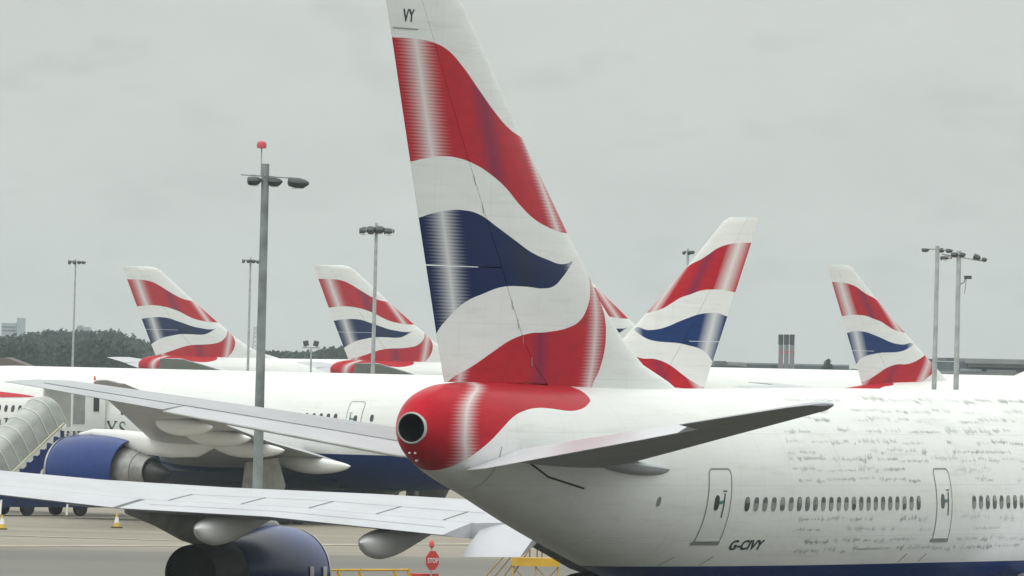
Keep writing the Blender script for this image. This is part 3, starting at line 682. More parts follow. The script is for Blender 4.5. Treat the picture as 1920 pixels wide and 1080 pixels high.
# ================================================================== twin-jet behind it, nose to the left
Bm = R(46.9); fm = Vector((-math.sin(Bm), math.cos(Bm), 0)); p = at(1436, 500, 533)
MID = empty('airliner', (p.x, 533, 0), math.atan2(fm.y, fm.x), 'white airliner facing left with a blue engine and covered boarding stairs at its door', 'airliner', 'parked airliners')
build('fuselage', TWIN.mesh(.5, 64), M777FUS, MID)
make_fin(MID, FIN777, M777FIN, .66, 10.6)
STAB777 = [(.8,11.2,4.2,6.9,6.85,.09),(2,10.2,3.8,7.0,6.95,.09),(10.4,3.2,.4,7.7,7.68,.08),(10.7,2.4,.3,7.72,7.7,.05)]
for sd in (1, -1): make_stab(MID, STAB777, sd, MGREY, inner=(2.2, 9.6), droop=R(2))
def twin_wing(ac, sd, full=True):
    st = [(2.0,42.0,27.0,3.7,3.75,.12),(3.1,40.6,27.0,3.95,4.0,.12),(9.6,35.0,26.0,4.95,5.0,.11),(20,26.9,21.4,6.5,6.5,.10),(27,21.5,18.6,7.55,7.6,.09),(29.0,19.6,17.6,7.85,7.9,.08),(30.4,18.0,17.0,7.95,8.0,.06)]
    w = build('wing', side_mb(surf(st, 0, .78, n=16, sub=16), sd), MGREY, ac)
    build('flap', side_mb(surf(st, .783, 1, defl=R(4), n=8, sub=8, span=(3.2, 19.5)), sd), MGREY, w)
    build('aileron', side_mb(surf(st, .783, 1, n=8, sub=8, span=(19.6, 28.5)), sd), MGREY, w)
    if not full: return w
    for yy, xe, zz, L in ((4.8, 27.4, 3.8, 5.4), (9.8, 27.4, 4.6, 5.4), (13.3, 26.2, 5.2, 4.9), (17.5, 24.5, 5.75, 4.2)):
        build('flap_fairing', side_mb(canoe((xe, yy, zz), L, .62, .42, R(3), .8), sd), MW, w)
    ex, ey, ez = 33.9, 9.6, 3.05
    mb = MB(); mb.lathe([(6.75,1.45),(7.2,1.6),(7.3,1.68),(7.2,1.76),(6.6,1.88),(5.2,1.95),(3.9,1.92),(3.0,1.82),(2.3,1.70),(2.28,1.66),(2.9,1.6)], (ex, sd*ey, ez), 'x', 56); e = build('engine', mb, MBLUE, ac)
    mb = MB(); mb.lathe([(6.8,1.45),(7.22,1.59),(7.33,1.68),(7.22,1.775),(7.05,1.81)], (ex, sd*ey, ez), 'x', 56); build('engine_lip', mb, MALU, e)
    mb = MB(); mb.lathe([(3.2,1.34),(2.4,1.30),(1.9,1.2),(1.5,1.1),(1.49,1.05),(1.1,.95),(.75,.85),(.75,.78)], (ex, sd*ey, ez), 'x', 44); build('core_cowl', mb, plain('core_metal', (.27, .27, .26), .42, .5, var=.25), e)
    mb = MB(); mb.lathe([(1.1,.72),(.5,.58),(-.2,.3),(-.55,.1),(-.6,.02)], (ex, sd*ey, ez), 'x', 32); build('exhaust_cone', mb, MNOZ, e)
    mb = MB(); mb.lathe([(2.7,1.62),(2.71,1.2)], (ex, sd*ey, ez), 'x', 32); build('bypass_duct', mb, MBLACK, e)
    pts = [(-5.6, 4.9, 4.6, .3), (-4.0, 5.0, 3.95, .8), (-2.0, 5.1, 3.88, 1), (0, 5.15, 4.0, 1), (2.0, 5.25, 4.5, 1), (3.8, 5.25, 4.85, .9), (4.9, 5.02, 4.88, .4)]
    mb = hull_fairing([(ex+1.4+a, b+.05, c_, d) for a, b, c_, d in pts], .3); build('pylon', shift(mb, sd*ey), MW, e)
    if sd < 0: return w
    mb = MB(); q = (19.3, sd*29.2, 7.95); mb.lathe([(0,.02),(.03,.05),(.12,.06),(.22,.04),(.26,.01)], q, 'z', 12); build('navigation_light', mb, plain('red_lens', (.7, .12, .05), .2), w)
    return w
for sd in (1, -1): twin_wing(MID, sd)
mb = MB(); rows = []
for i in range(21):
    t = i/20; x = 47 - 20*t; r = math.sin(math.pi*t)**.4 if 0 < t < 1 else .05
    rows.append([(x, 3.25*r*math.cos(a), 3.1 + 1.05*r*math.sin(a)) for a in [2*math.pi*j/24 for j in range(24)]])
mb.grid(rows, True, True); build('belly_fairing', mb, plain('belly_dark', (.006, .02, .075), .3), MID)
for sd in (1, -1): gear(MID, 29.8, sd*5.5, 3.6, pairs=3, zb=.5)
gear(MID, 57.8, 0, 2.8, pairs=1, track=.8, zb=.5)
for sd in (1, -1):
    mb = MB(); q = [(31.0, 3.7), (28.6, 4.0), (28.0, 2.5), (28.9, 1.1), (31.4, 1.1)]
    vs = [(x, sd*(6.35 if j else 6.3), z) for j in (0, 1) for x, z in q]
    mb.add(vs, [(0,1,2,3,4), (9,8,7,6,5)] + [(i, (i+1) % 5, 5+(i+1) % 5, 5+i) for i in range(5)]); build('gear_door', mb, MPLATE, MID, smooth=False)
XD = 26.3
for i in range(62):
    x = 57.5 - i*.533
    if abs(x - 45.2) < 1.2 or abs(x - XD) < 1.0 or x > 49.9 and x < 50: continue
    build('window', oval(TWIN, x, 6.2, .26, .38, 1, .014, 14), MGLASS, MID)
def rib_letters(txt, bd, x0, z0, hgt, side, wth=.13, track=1.12):
    """serif capitals drawn as thick and thin strokes on the skin, reading towards the tail"""
    G = {'B': ([[(.2,0),(.2,1)]], [[(.2,1),(.6,1),(.75,.87),(.7,.6),(.5,.53),(.2,.53)],[(.5,.53),(.8,.42),(.82,.14),(.6,0),(.2,0)]]),
         'R': ([[(.2,0),(.2,1)], [(.5,.5),(.9,0)]], [[(.05,0),(.36,0)],[(.05,1),(.6,1),(.78,.87),(.76,.62),(.55,.5),(.2,.5)]]),
         'I': ([[(.3,0),(.3,1)]], [[(.1,0),(.5,0)],[(.1,1),(.5,1)]]), 'T': ([[(.45,0),(.45,1)]], [[(.05,.82),(.05,1),(.85,1),(.85,.82)],[(.3,0),(.6,0)]]),
         'S': ([[(.2,.74),(.34,.58),(.62,.44),(.78,.26)]], [[(.76,.78),(.62,.97),(.36,.97),(.2,.84),(.2,.74)],[(.78,.26),(.76,.12),(.6,.02),(.32,.02),(.14,.22)]]),
         'H': ([[(.2,0),(.2,1)],[(.8,0),(.8,1)]], [[(.2,.5),(.8,.5)],[(.05,0),(.35,0)],[(.65,0),(.95,0)],[(.05,1),(.35,1)],[(.65,1),(.95,1)]]),
         'A': ([[(.48,1),(.85,0)]], [[(.48,1),(.12,0)],[(.25,.36),(.7,.36)],[(0,0),(.26,0)],[(.68,0),(1,0)]]),
         'W': ([[(.1,1),(.4,0)],[(.62,1),(.92,0)]], [[(.4,0),(.62,1)],[(.92,0),(1.2,1)],[(0,1),(.25,1)],[(1.05,1),(1.32,1)]]),
         'Y': ([[(.08,1),(.48,.45),(.48,0)]], [[(.48,.45),(.86,1)],[(0,1),(.25,1)],[(.7,1),(1,1)],[(.32,0),(.64,0)]])}
    x = x0; out = []
    for ch in txt:
        if ch == ' ': x -= .5*hgt; continue
        a, b = G[ch]; mb = MB(); out.append(mb)
        for q in a: bd.line(mb, [(x - u*hgt*.85*track, z0 + v*hgt) for u, v in q], wth, .02, side)
        for q in b: bd.line(mb, [(x - u*hgt*.85*track, z0 + v*hgt) for u, v in q], wth*.45, .023, side)
        x -= ({'I': .62, 'W': 1.32}.get(ch, 1.0)*hgt*.85 + .06)*track
    return out
for mb in rib_letters('BRITISH AIRWAYS', TWIN, 54.45, 4.85, .8, 1): build('title_letter', mb, MINK, MID)
mb = MB(); rows = []
for i in range(20):
    t = i/19; x = lerp(57.5, 50.7, t); zc_ = 6.92 - .0*t; hh = .42*(1-t)**.7 if t < 1 else 0.0
    rows.append([tuple(TWIN.y(x, zc_ - .05 + hh*1.0, .02, 1)), tuple(TWIN.y(x, zc_ - .05 - hh*.35, .02, 1))])
mb.grid(rows); build('ribbon_mark', mb, MRED, MID)
door(TWIN, MID, XD, 1, 1.1, 5.0, 7.05, 6.1)

# ================================================================== more tails behind
def far_jet(px, Y, yaw, label, bd, fin, finmat, fusmat, stab, hinge, split, dz=0):
    p = at(px, 600, Y)
    a = empty('airliner', (p.x, Y, dz), R(90) - yaw, label, 'airliner', 'parked airliners')
    build('fuselage', bd.mesh(.7, 48), fusmat, a); make_fin(a, fin, finmat, hinge, split)
    for sd in (1, -1): make_stab(a, stab, sd, MGREY, inner=(2.2, 7.3), droop=R(4))
    return a
def far_wings(a):
    st = [(2.6,48,29,3.4,3.3,.12),(12.5,39.5,28.5,4.5,4.3,.1),(31,22.5,18,6.6,6.6,.08)]
    for sd in (1, -1): build('wing', side_mb(surf(st, n=12, sub=8), sd), MGREY, a)
    for sd in (1, -1): gear(a, 34, sd*4, 3.4)
    gear(a, 60, 0, 3, pairs=1)
J1 = far_jet(263, 1226, R(72), 'farthest left of the white airliners, its striped fin rising before the wooded ridge', JET, FIN747, M747FIN, M747FUS, STAB747, .60, 11.95); far_wings(J1)
J2 = far_jet(623, 1150, R(72), 'white airliner whose striped fin stands behind a thin lamp mast, left of the biggest fin', JET, FIN747, M747FIN, M747FUS, STAB747, .60, 11.95); far_wings(J2)
J3 = far_jet(990, 850, R(60), 'white airliner hidden behind the biggest fin, only a red corner of its fin showing', JET, FIN747, M747FIN, M747FUS, STAB747, .60, 11.95); far_wings(J3)
R2 = far_jet(1538, 778, R(53), 'white airliner at right with a striped fin beside two slim lamp masts', TWIN, FIN777, M777FINB, M777FUSR, STAB777, .66, 10.6)
for sd in (1, -1): twin_wing(R2, sd, False); gear(R2, 29.5, sd*5.5, 3.2, pairs=3)
gear(R2, 57.8, 0, 2.8, pairs=1, track=.8)

# ================================================================== boarding stairs at the twin-jet's door
xd = 45.9
STR = empty('boarding_stairs', MID.matrix_world @ Vector((0, 0, 0)), 0, 'covered boarding stairs with a grey canopy and white hoops at an airliner door', 'boarding stairs')
bpy.context.view_layer.update()
STR.location = MID.matrix_world @ Vector((xd, 3.2, .5)); STR.rotation_euler = MID.rotation_euler
# local: x along the aircraft, y away from it, z above the ground there
zt, s0, s1 = 4.8, 3.0, 9.3; slope = (zt-.4)/(s1-s0); phi = math.atan(slope)
def stp(s_): return zt - max(0, s_-s0)*slope
k = NT('canopy_sheet'); n = k.noise(1.5, 5, k.mapped((1, .5, 1)))
MCAN = k.fin(k.mix(k.rng(n, .3, .75, 0, 1), (.30, .32, .30), (.46, .475, .455)), .32)
def arch(s_, hw, hgt, off=0):
    z = stp(s_); f = (lambda h: (s_ + h*math.sin(phi), z + h*math.cos(phi))); q = [(-hw-off, *f(0))]
    for i in range(13):
        a = math.pi*(1 - i/12); q.append(((hw+off)*math.cos(a), *f(hgt - hw*.75 + (hw*.75+off)*math.sin(a))))
    q.append((hw+off, *f(0))); return q
mb = MB(); mb.grid([arch(s0 - .5 + (s1-s0)*i/24, .85, 1.95) for i in range(25)]); build('canopy', mb, MCAN, STR)
for i in range(10):
    mb = MB(); mb.tube(arch(s0 - .5 + (s1-s0)*i/9.0, .85, 1.95, .02), .026, 6); build('hoop', mb, MSTEELW, STR)
for sx_ in (-1, 1):
    mb = MB(); mb.grid([[(sx_*.9, s_, stp(s_)+b), (sx_*.9, s_, stp(s_)-.13), (sx_*.98, s_, stp(s_)-.13), (sx_*.98, s_, stp(s_)+b)] for s_, b in ((s0-.2, .18), (s1, .18))], True, True); build('stringer', mb, MSTEELW, STR, smooth=False)
    mb = MB(); mb.tube([(sx_*1.0, s0, stp(s0)+.24), (sx_*1.0, s1, stp(s1)+.24)], .04, 6); build('edge_rail', mb, plain('cream_paint', (.62, .60, .38), .5), STR)
    mb = MB()                                           # saw-toothed blue panel under the steps
    nst = 13
    for i in range(nst):
        a, b = s0 + i*.5, s0 + (i+1)*.5; m = (a+b)/2
        for (u, v, dz) in ((a, m, 0), (m, b, .17)):
            zt_ = stp(u) - .16 - dz*1.3; zb = stp(u) - 1.2 - (.2 if dz else 0)
            mb.box((sx_*1.0, (u+v)/2, (zt_+zb)/2), (.05, v-u+.0, max(.1, zt_-zb)))
    build('step_panel', mb, plain('deep_blue', (.008, .022, .15), .4), STR, smooth=False)
mb = MB(); mb.box((0, 1.6, zt-.1), (2.3, 3.2, .2)); build('platform', mb, MSTEELW, STR, smooth=False)
mb = MB()
for x_ in (-1.1, 1.1): mb.box((x_, 1.3, zt+1.1), (.1, 2.5, 2.2))
mb.box((0, 1.3, zt+2.25), (2.4, 2.6, .12)); cb = build('cabin', mb, MSTEELW, STR, smooth=False)
mb = MB(); mb.box((-1.17, .75, zt+1.25), (.05, .38, .75)); build('vent', mb, MDARK, cb, smooth=False)
mb = MB(); mb.box((-1.17, 2.05, zt+1.2), (.04, .85, 2.0)); build('side_curtain', mb, plain('curtain', (.26, .27, .25), .7), cb, smooth=False)
mb = MB(); mb.box((0, 4.6, .75), (2.2, 8.6, .55)); mb.box((0, 9.6, 1.3), (2.1, 1.6, 1.1)); build('chassis', mb, MVEH, STR, smooth=False)
for yy in (1.6, 5.6, 8.8):
    for x_ in (-1, 1):
        mb = MB(); mb.lathe([(-.14,.2),(-.14,.42),(0,.45),(.14,.42),(.14,.2)], (x_*.95, yy, .45), 'x', 20, True); build('wheel', mb, MTYRE, STR)
for x_ in (-1, 1):
    mb = MB(); mb.tube([(x_*.95, 1.2, .7), (x_*.95, 2.6, zt-.3)], .09, 6); mb.tube([(x_*.95, 5.6, .8), (x_*.95, 3.4, stp(3.4)-.4)], .09, 6); build('lift_ram', mb, MSTEELW, STR)
    mb = MB(); mb.tube([(x_*1.0, 2.6, .9), (x_*1.75, 3.4, .05)], .07, 6); mb.tube([(x_*1.0, 7.6, .9), (x_*1.75, 8.4, .05)], .07, 6); build('stabiliser_leg', mb, MSTEELW, STR)

# ================================================================== lamp masts
def mast(px0, py0, px1, Y, rb, rt, label, heads, bar=None, bz=None, beacon=False, pm=None, head_z=None, group='airfield lamp masts'):
    b = foot(px1, Y); t = at(px0, py0, Y)
    a = empty('lamp_mast', b, 0, label, 'lamp mast', group)
    L = t - b; mb = MB(); mb.tube([(0, 0, 0), L*.5, L], [rb, (rb+rt)/2, rt], 14); build('pole', mb, pm or MGALV, a)
    sc = FPX/Y
    if bar:
        mb = MB(); mb.tube([(L.x + bar[0]/sc, 0, L.z + bz/sc), (L.x + bar[1]/sc, 0, L.z + bz/sc - bar[2]/sc)], max(.04, 1.6/sc), 6)
        mb.tube([(L.x, -.6, L.z + bz/sc), (L.x, .6, L.z + bz/sc)], max(.035, 1.3/sc), 6)
        build('crossbar', mb, MGALV, a)
    for dx, dz, w, h, tilt, lit in heads:
        mb = MB(); ww, hh = w/sc, h/sc; c0 = Vector((L.x + dx/sc, rnd.uniform(-.25, .25), L.z + dz/sc))
        rot = Matrix.Rotation(R(tilt), 3, 'Y'); rows = []
        for u, q in ((-.5, .55), (-.42, .9), (0, 1), (.3, .8), (.5, .25)):
            rows.append([c0 + rot @ Vector((u*ww, q*hh*.9*math.cos(aa), q*hh*.5*math.sin(aa) + (1-q)*hh*.15)) for aa in [2*math.pi*j/12 for j in range(12)]])
        mb.grid(rows, True, True); hd = build('floodlight', mb, MLAMPD, a)
        mb = MB(); s_ = rot @ Vector((0, 0, -hh*.46))
        mb.lathe([(0, ww*.30), (-.03, ww*.26), (-.04, .001)], c0 + s_, 'z', 12); build('lens', mb, MLENS, hd)
        if lit:
            mb = MB(); mb.box(c0 + Vector((0, -hh*.55, -hh*.1)), (ww*.7, .1, hh*.7)); build('reflector', mb, MLENS, hd, smooth=False)
    if beacon:
        mb = MB(); z0 = L.z + bz/sc; x0 = L.x - 8/sc
        mb.tube([(x0, 0, z0), (x0, 0, L.z + 30/sc)], .03, 6); mb.tube([(x0, 0, z0+.25), (L.x, 0, z0+.25)], .03, 6); build('beacon_rod', mb, MGALV, a)
        mb = MB(); mb.lathe([(-.18,.03),(-.16,.2),(-.02,.22),(.1,.18),(.17,.06),(.18,.01)], (x0, 0, L.z + 36/sc), 'z', 16); build('beacon', mb, plain('red_beacon', (.62, .09, .12), .3, var=.2), a)
    return a
mast(498, 307, 486.5, 450, .235, .165, 'tall grey lamp mast with a red beacon ball, nearest of the masts', [(-20,-33,27,17,0,0),(18,-34,28,17,4,0),(62,-35,40,20,8,0)], (-46, 62, 5), -21, True, MGALVD)
mast(706, 418, 698, 800, .19, .12, 'pale lamp mast with lit reflectors in front of the second striped fin from left', [(-24,-16,16,14,0,1),(-9,-14,16,16,0,0),(7,-13,18,15,0,0),(24,-16,20,14,5,1)], (-26, 34, 4), -8)
mast(142, 486, 135, 1500, .2, .11, 'thin lamp mast standing before the wooded ridge at far left', [(-11,-6,7,8,0,0),(-2,-6,7,8,0,0),(7,-6,8,7,0,0),(15,-6,8,6,4,0)], (-14, 20, 1), -4)
mast(470, 482, 464, 1120, .17, .1, 'thin lamp mast just left of the mast with the red ball', [(-13,-8,6,7,0,0),(-4,-8,7,7,0,0),(6,-8,9,7,0,0),(15,-9,9,6,4,0)], (-16, 20, 2), -5)
mast(1758, 461, 1751, 700, .19, .14, 'left one of two tall lamp masts beside the rightmost striped fin', [(-22,-8,15,8,-4,0),(8,-8,13,9,0,0),(22,-9,13,8,4,0)], (-26, 30, 3), -5)
mast(1798, 470, 1793, 690, .21, .15, 'right one of two tall lamp masts at the right edge, with a small camera arm', [(-24,-15,22,9,0,1),(-8,-8,14,10,0,0),(6,-8,14,10,0,0),(34,-12,14,12,25,0),(48,-16,10,8,10,0)], (-32, 52, 12), -7)
mast(1290, 466, 1284, 900, .17, .1, 'lamp mast mostly hidden behind the fin of the left-facing airliner', [(-7,-8,7,7,0,0),(3,-8,8,8,0,0),(9,-7,8,7,0,0)], (-10, 12, 0), -5)
# camera arm on the right-hand mast
a = [o_ for o_ in COL.objects if o_.name.startswith('lamp_mast') and 'camera arm' in o_.get('label', '')][0]
q = at(1797, 535, 690) - a.location; q2 = at(1812, 520, 690) - a.location
mb = MB(); mb.tube([q, q + Vector((.35, 0, .2)), q2], .03, 6); mb.box(q2 + Vector((.1, 0, 0)), (.5, .2, .22)); mb.tube([q2, q2 + Vector((-.1, 0, -1.1))], .02, 5); build('camera_arm', mb, MLAMPD, a)
# small twin floodlight
b = foot(583, 1000); t = at(583.5, 652, 1000); L = t - b; sc = 19.44
a = empty('twin_floodlight', b, 0, 'short pole with two square dark floodlights behind the left-facing airliner', 'floodlight')
mb = MB(); mb.tube([(0, 0, 0), L], [.12, .08], 10); build('pole', mb, MGALV, a)
mb = MB(); mb.box((L.x, 0, L.z), (34/sc, .12, .12)); build('crossbar', mb, MGALV, a, smooth=False)
for dx in (-10, 9):
    mb = MB(); rot = Matrix.Rotation(R(-12 if dx < 0 else 14), 3, 'Y'); mb.box((L.x + dx/sc, 0, L.z + 8/sc), (10/sc, .3, 10/sc), rot); f = build('floodlight', mb, MLAMPD, a, smooth=False)
    mb = MB(); mb.tube([(L.x + dx/sc, 0, L.z), (L.x + dx/sc, 0, L.z + 4/sc)], .05, 6); build('bracket', mb, MGALV, f)
# lattice pylon far off
b = at(478, 668, 3000); t = at(479, 612, 3000); H = t.z - b.z
mb = MB(); lv = 7
for i in range(lv):
    z0_, z1_ = H*i/lv, H*(i+1)/lv; w0, w1 = lerp(.9, .35, i/lv), lerp(.9, .35, (i+1)/lv)
    for sx_ in (-1, 1):
        for sy_ in (-1, 1): mb.tube([(sx_*w0, sy_*w0, z0_), (sx_*w1, sy_*w1, z1_)], .12, 5)
        mb.tube([(sx_*w0, -w0, z0_), (-sx_*w1, -w1, z1_)], .09, 5); mb.tube([(sx_*w0, w0, z0_), (-sx_*w1, w1, z1_)], .09, 5)
o = build('lattice_tower', mb, MGALV); o.location = (b.x, 3000, b.z); tag(o, 'small lattice steel tower on the horizon left of the red-beacon mast', 'tower')

# ================================================================== chimneys, distant buildings, one tree
MCH = plain('chimney_steel', (.20, .235, .25), .5, .2, var=.1); MCHD = plain('chimney_cap_dark', (.03, .04, .045), .6)
for i, (px, w) in enumerate(((1463, 'left'), (1473.5, 'middle'), (1484, 'right'))):
    b = at(px, 692, 1900); t = at(px, 627, 1900); b.z = 0; H = t.z
    a = empty('chimney', (b.x, 1900, 0), 0, f'{w} one of three slim grey chimneys with dark tops on the horizon', 'chimney', 'three power house chimneys')
    mb = MB(); mb.lathe([(0,.42),(H-1.9,.38)], (0, 0, 0), 'z', 18); build('shaft', mb, MCH, a)
    mb = MB(); mb.lathe([(H-1.9,.38),(H-1.85,.46),(H-.1,.48),(H,.40),(H-.3,.3)], (0, 0, 0), 'z', 18); build('cap', mb, MCHD, a)
    mb = MB(); mb.tube([(.38, -.1, 3), (.42, -.1, H-2)], .07, 6); build('ladder', mb, plain('pinkish_rail', (.45, .3, .3), .6), a)
    mb = MB(); mb.lathe([(H-3.4,.40),(H-3.1,.40)], (0, 0, 0), 'z', 18); build('red_band', mb, plain('band_red', (.45, .12, .12), .6), a)
def block(name, label, parts, Y, mat, cat='building', win=None, depth=30):
    a = empty(name, (at((parts[0][0]+parts[0][2])/2, 690, Y).x, Y, -2 if Y > 2500 else 0), 0, label, cat)
    for nm, (x0, y0, x1, y1), m, dy in [(q[4] if len(q) > 4 else 'wall', q[:4], q[5] if len(q) > 5 else mat, q[6] if len(q) > 6 else 0) for q in parts]:
        p0, p1 = at(x0, y1, Y), at(x1, y0, Y); zb = p0.z
        if nm == 'wall': zb = a.location.z
        mb = MB(); mb.box(((p0.x+p1.x)/2 - a.location.x, depth/2 + dy, (p1.z+zb)/2 - a.location.z), (p1.x-p0.x, depth, p1.z-zb)); build(nm, mb, m, a, smooth=False)
    return a
MB1 = plain('pale_facade', (.30, .33, .37), .7, var=.1, scale=.2); MB2 = plain('dark_facade', (.10, .12, .13), .6, var=.25, scale=.3); MB3 = plain('roof_grey', (.24, .26, .27), .6, var=.15, scale=.3); MGLZ = plain('far_glazing', (.07, .09, .10), .25, var=.3, scale=.3)
MBRN = plain('brick_brown', (.12, .085, .08), .8, var=.2, scale=.3)
block('tower_block', 'pale blue-grey office block with a taller end tower above the trees at far left', [(2,606,31,650),(31,596,43,650,'stair_tower',MB1,-2),(4,612,29,614,'window_band',MGLZ,-.4),(4,619,29,621,'window_band',MGLZ,-.4)], 5000, MB1)
block('far_building', 'low pale building peeping over the ridge right of the far left mast', [(143,613,166,650),(146,610,152,613,'plant_room',MB1,-2)], 4800, MB1)
block('far_building', 'tiny pale roof peeping over the trees left of the far left mast', [(79,620,98,650),(82,618,90,620,'plant_room',MB1,-2)], 4800, MB1)
# brown roofed house
a = empty('hangar', (at(15, 690, 1650).x, 1650, 0), 0, 'brownish pitched roof behind the airliner at the far left edge', 'hangar')
mb = MB(); q = [(at(x, y, 1650).x - a.location.x, at(x, y, 1650).z) for x, y in ((-60, 690), (-20, 672), (10, 670), (52, 686), (60, 700))]
vs = [(x, 0, z) for x, z in q] + [(x, 22, z) for x, z in q]; n = len(q)
mb.add(vs, [(i, i+1, n+i+1, n+i) for i in range(n-1)] + [tuple(range(n)), tuple(range(2*n-1, n-1, -1))]); build('roof', mb, MBRN, a, smooth=False)
mb = MB(); zz = q[0][1]; mb.box(((q[0][0]+q[-1][0])/2, 11, (q[-1][1]-.1)/2), (q[-1][0]-q[0][0]-.6, 21, q[-1][1]-.1)); build('wall', mb, MB2, a, smooth=False)
block('terminal_building', 'long low grey building with rooftop plant under the three chimneys', [(1300,684,1592,720),(1340,677,1362,684,'plant_room',MB2,-1),(1366,679,1390,684,'plant_room',MB3,-1),(1330,682,1400,686,'parapet',MB3,-.6),(1300,687,1592,689.5,'window_band',MGLZ,-.3),(1446,683,1456,685,'plant_room',MB2,-2)], 1950, MB3)
block('car_park_building', 'dark layered building with a pale roof slab behind the two right-hand masts',
      [(1752,682,1960,730),(1810,675,1960,681,'roof_slab',MB3,-2),(1738,673,1752,678,'plant_room',MB2,1),(1774,671,1792,677,'plant_room',MB2,1),(1815,684,1960,688,'deck_edge',MB3,-1),(1800,692,1840,696,'deck_edge',MB1,-1.2),(1850,694,1905,697,'deck_edge',MB1,-1),(1760,699,1960,701,'deck_edge',MB3,-1),(1880,680,1960,683.5,'window_band',MGLZ,-.6)], 1500, MB2)
b = at(1551, 694, 1800)
a = empty('tree', (b.x, 1800, b.z - 3), 0, 'lone bushy dark tree above the low building between chimneys and right fin', 'tree')
mb = MB(); mb.tube([(0, 0, 0), (.1, 0, 2), (0, .1, 3.6)], [.25, .2, .1], 8); mb.tube([(.1, 0, 2.2), (.7, .2, 3.4)], [.1, .05], 6); mb.tube([(.05, 0, 2.3), (-.7, -.1, 3.3)], [.1, .05], 6); build('trunk', mb, plain('bark', (.08, .065, .05), .9), a)
mb = MB()
for dx, dz, r in ((0, 4.0, .7), (.45, 3.5, .6), (-.5, 3.3, .65), (.1, 4.6, .4), (.7, 3.0, .5), (-.8, 2.8, .45)): clump(mb, (dx, rnd.uniform(-.4, .4), dz), r, r*.8, 130, .14)
build('crown', mb, MLEAF, a, smooth=False)

# ================================================================== things on the apron
k = NT('cone_plastic'); sp = k.n('ShaderNodeSeparateXYZ'); k.t.links.new(k.obj(), sp.inputs[0]); z = sp.outputs[2]
MCONE = k.fin(k.mix(k.math('MULTIPLY', k.math('GREATER_THAN', z, .27), k.math('LESS_THAN', z, .56)), (.62, .42, .04), (.78, .78, .75)), .5)
def cone(px, py, label):
    a = empty('traffic_cone', foot_px(px, py), rnd.uniform(0, 1), label, 'traffic cone', 'traffic cones on the apron')
    mb = MB(); mb.lathe([(.05,.19),(.12,.165),(.68,.05),(.74,.04),(.745,.005)], (0, 0, 0), 'z', 20); build('cone_body', mb, MCONE, a)
    mb = MB(); mb.box((0, 0, .035), (.46, .46, .07)); build('base', mb, plain('cone_base', (.10, .07, .02), .7), a, smooth=False)
cone(10, 993, 'yellow and white cone at the left edge, nearest to it of the three')
cone(225, 990, 'yellow and white cone below the left engine of the left-facing airliner, clear of the wing')
cone(110, 963, 'yellow and white cone standing beside the stairs truck wheels')
# stop sign on its red stand
p = foot(818, 405); sc = FPX/405
a = empty('stop_sign', p, R(50), 'red octagonal STOP sign with a red lamp on top', 'sign')
zc_ = at(818, 1051, 405).z
mb = MB(); pts = [(.40*math.cos(R(22.5+45*i)), .40*math.sin(R(22.5+45*i))) for i in range(8)]
MSTOP = plain('sign_red', (.58, .035, .03), .4, var=.1)
vs = [(x, -.02, zc_+z) for x, z in pts] + [(x, .02, zc_+z) for x, z in pts]
mb.add(vs, [tuple(range(8)), tuple(range(15, 7, -1))] + [(i, (i+1) % 8, 8+(i+1) % 8, 8+i) for i in range(8)]); sg = build('sign_plate', mb, MSTOP, a, smooth=False)
mb = fatten(text_mesh('STOP', .27), .012); w0 = max(v[0] for v in mb.v); mb.v = [((x - w0/2)*.66/w0, -.03 - z, zc_ - .10 + y) for x, y, z in mb.v]; build('lettering', mb, MSTEELW, sg)
mb = MB(); mb.tube([(0, .05, .0), (0, .05, zc_+.5)], .04, 8); build('post', mb, MGALV, a)
mb = MB(); mb.lathe([(0,.05),(.05,.10),(.2,.10),(.27,.05),(.3,.01)], (0, .05, zc_+.5), 'z', 14); build('lamp', mb, plain('lamp_red', (.65, .07, .06), .25), a)
zt_ = at(818, 1076, 405).z
mb = MB(); mb.box((0, .45, zt_/2), (1.15, .6, zt_)); build('stand', mb, MSTOP, a, smooth=False)
# yellow barrier
pa, pb = foot(598, 400), foot(776, 404); zt_ = at(690, 1069, 402).z
a = empty('safety_barrier', pa, 0, 'yellow tubular safety barrier along the bottom edge left of the STOP sign', 'barrier'); d = pb - pa
mb = MB(); mb.tube([Vector((0, 0, zt_)), d + Vector((0, 0, zt_))], .045, 8); mb.tube([Vector((0, 0, zt_*.5)), d + Vector((0, 0, zt_*.5))], .04, 8); build('rail', mb, MYEL, a)
for t in (.0, .245, .47, .84, .985):
    mb = MB(); q = d*t; mb.tube([q, q + Vector((0, 0, zt_+.05))], .055, 8); mb.tube([q + Vector((0, .02, zt_*.92)), q + Vector((.45, .02, zt_*.45))], .03, 6); build('post', mb, MYEL, a)
# yellow maintenance stand under the tail
p = foot(1012, 425); sc = FPX/425; zd = at(1012, 1047, 425).z
a = empty('maintenance_stand', p, 0, 'yellow maintenance platform with stair rails seen under the rear fuselage', 'maintenance stand')
mb = MB(); mb.box((0, .7, zd-.16), (1.95, 1.4, .34)); build('deck', mb, MYEL, a, smooth=False)
for x_ in (-.92, 0, .92):
    for y_ in (.1, 1.3):
        mb = MB(); mb.tube([(x_, y_, 0), (x_, y_, zd-.3)], .035, 6); build('leg', mb, MYEL, a)
mb = MB(); mb.tube([(-.92,.08,zd-.35),(-.1,.08,.1)], .03, 6); mb.tube([(.92,.08,zd-.35),(.1,.08,.1)], .03, 6); mb.tube([(-.92,.08,.55),(-.1,.08,.55)], .03, 6); mb.tube([(0,.08,zd-.35),(.8,.08,.2)], .03, 6); build('brace', mb, MRUST, a)
mb = MB()
for x_ in (-.7, -.25, .05, .25): mb.tube([(x_, 1.3, zd), (x_, 1.3, zd+1.05)], .028, 6)
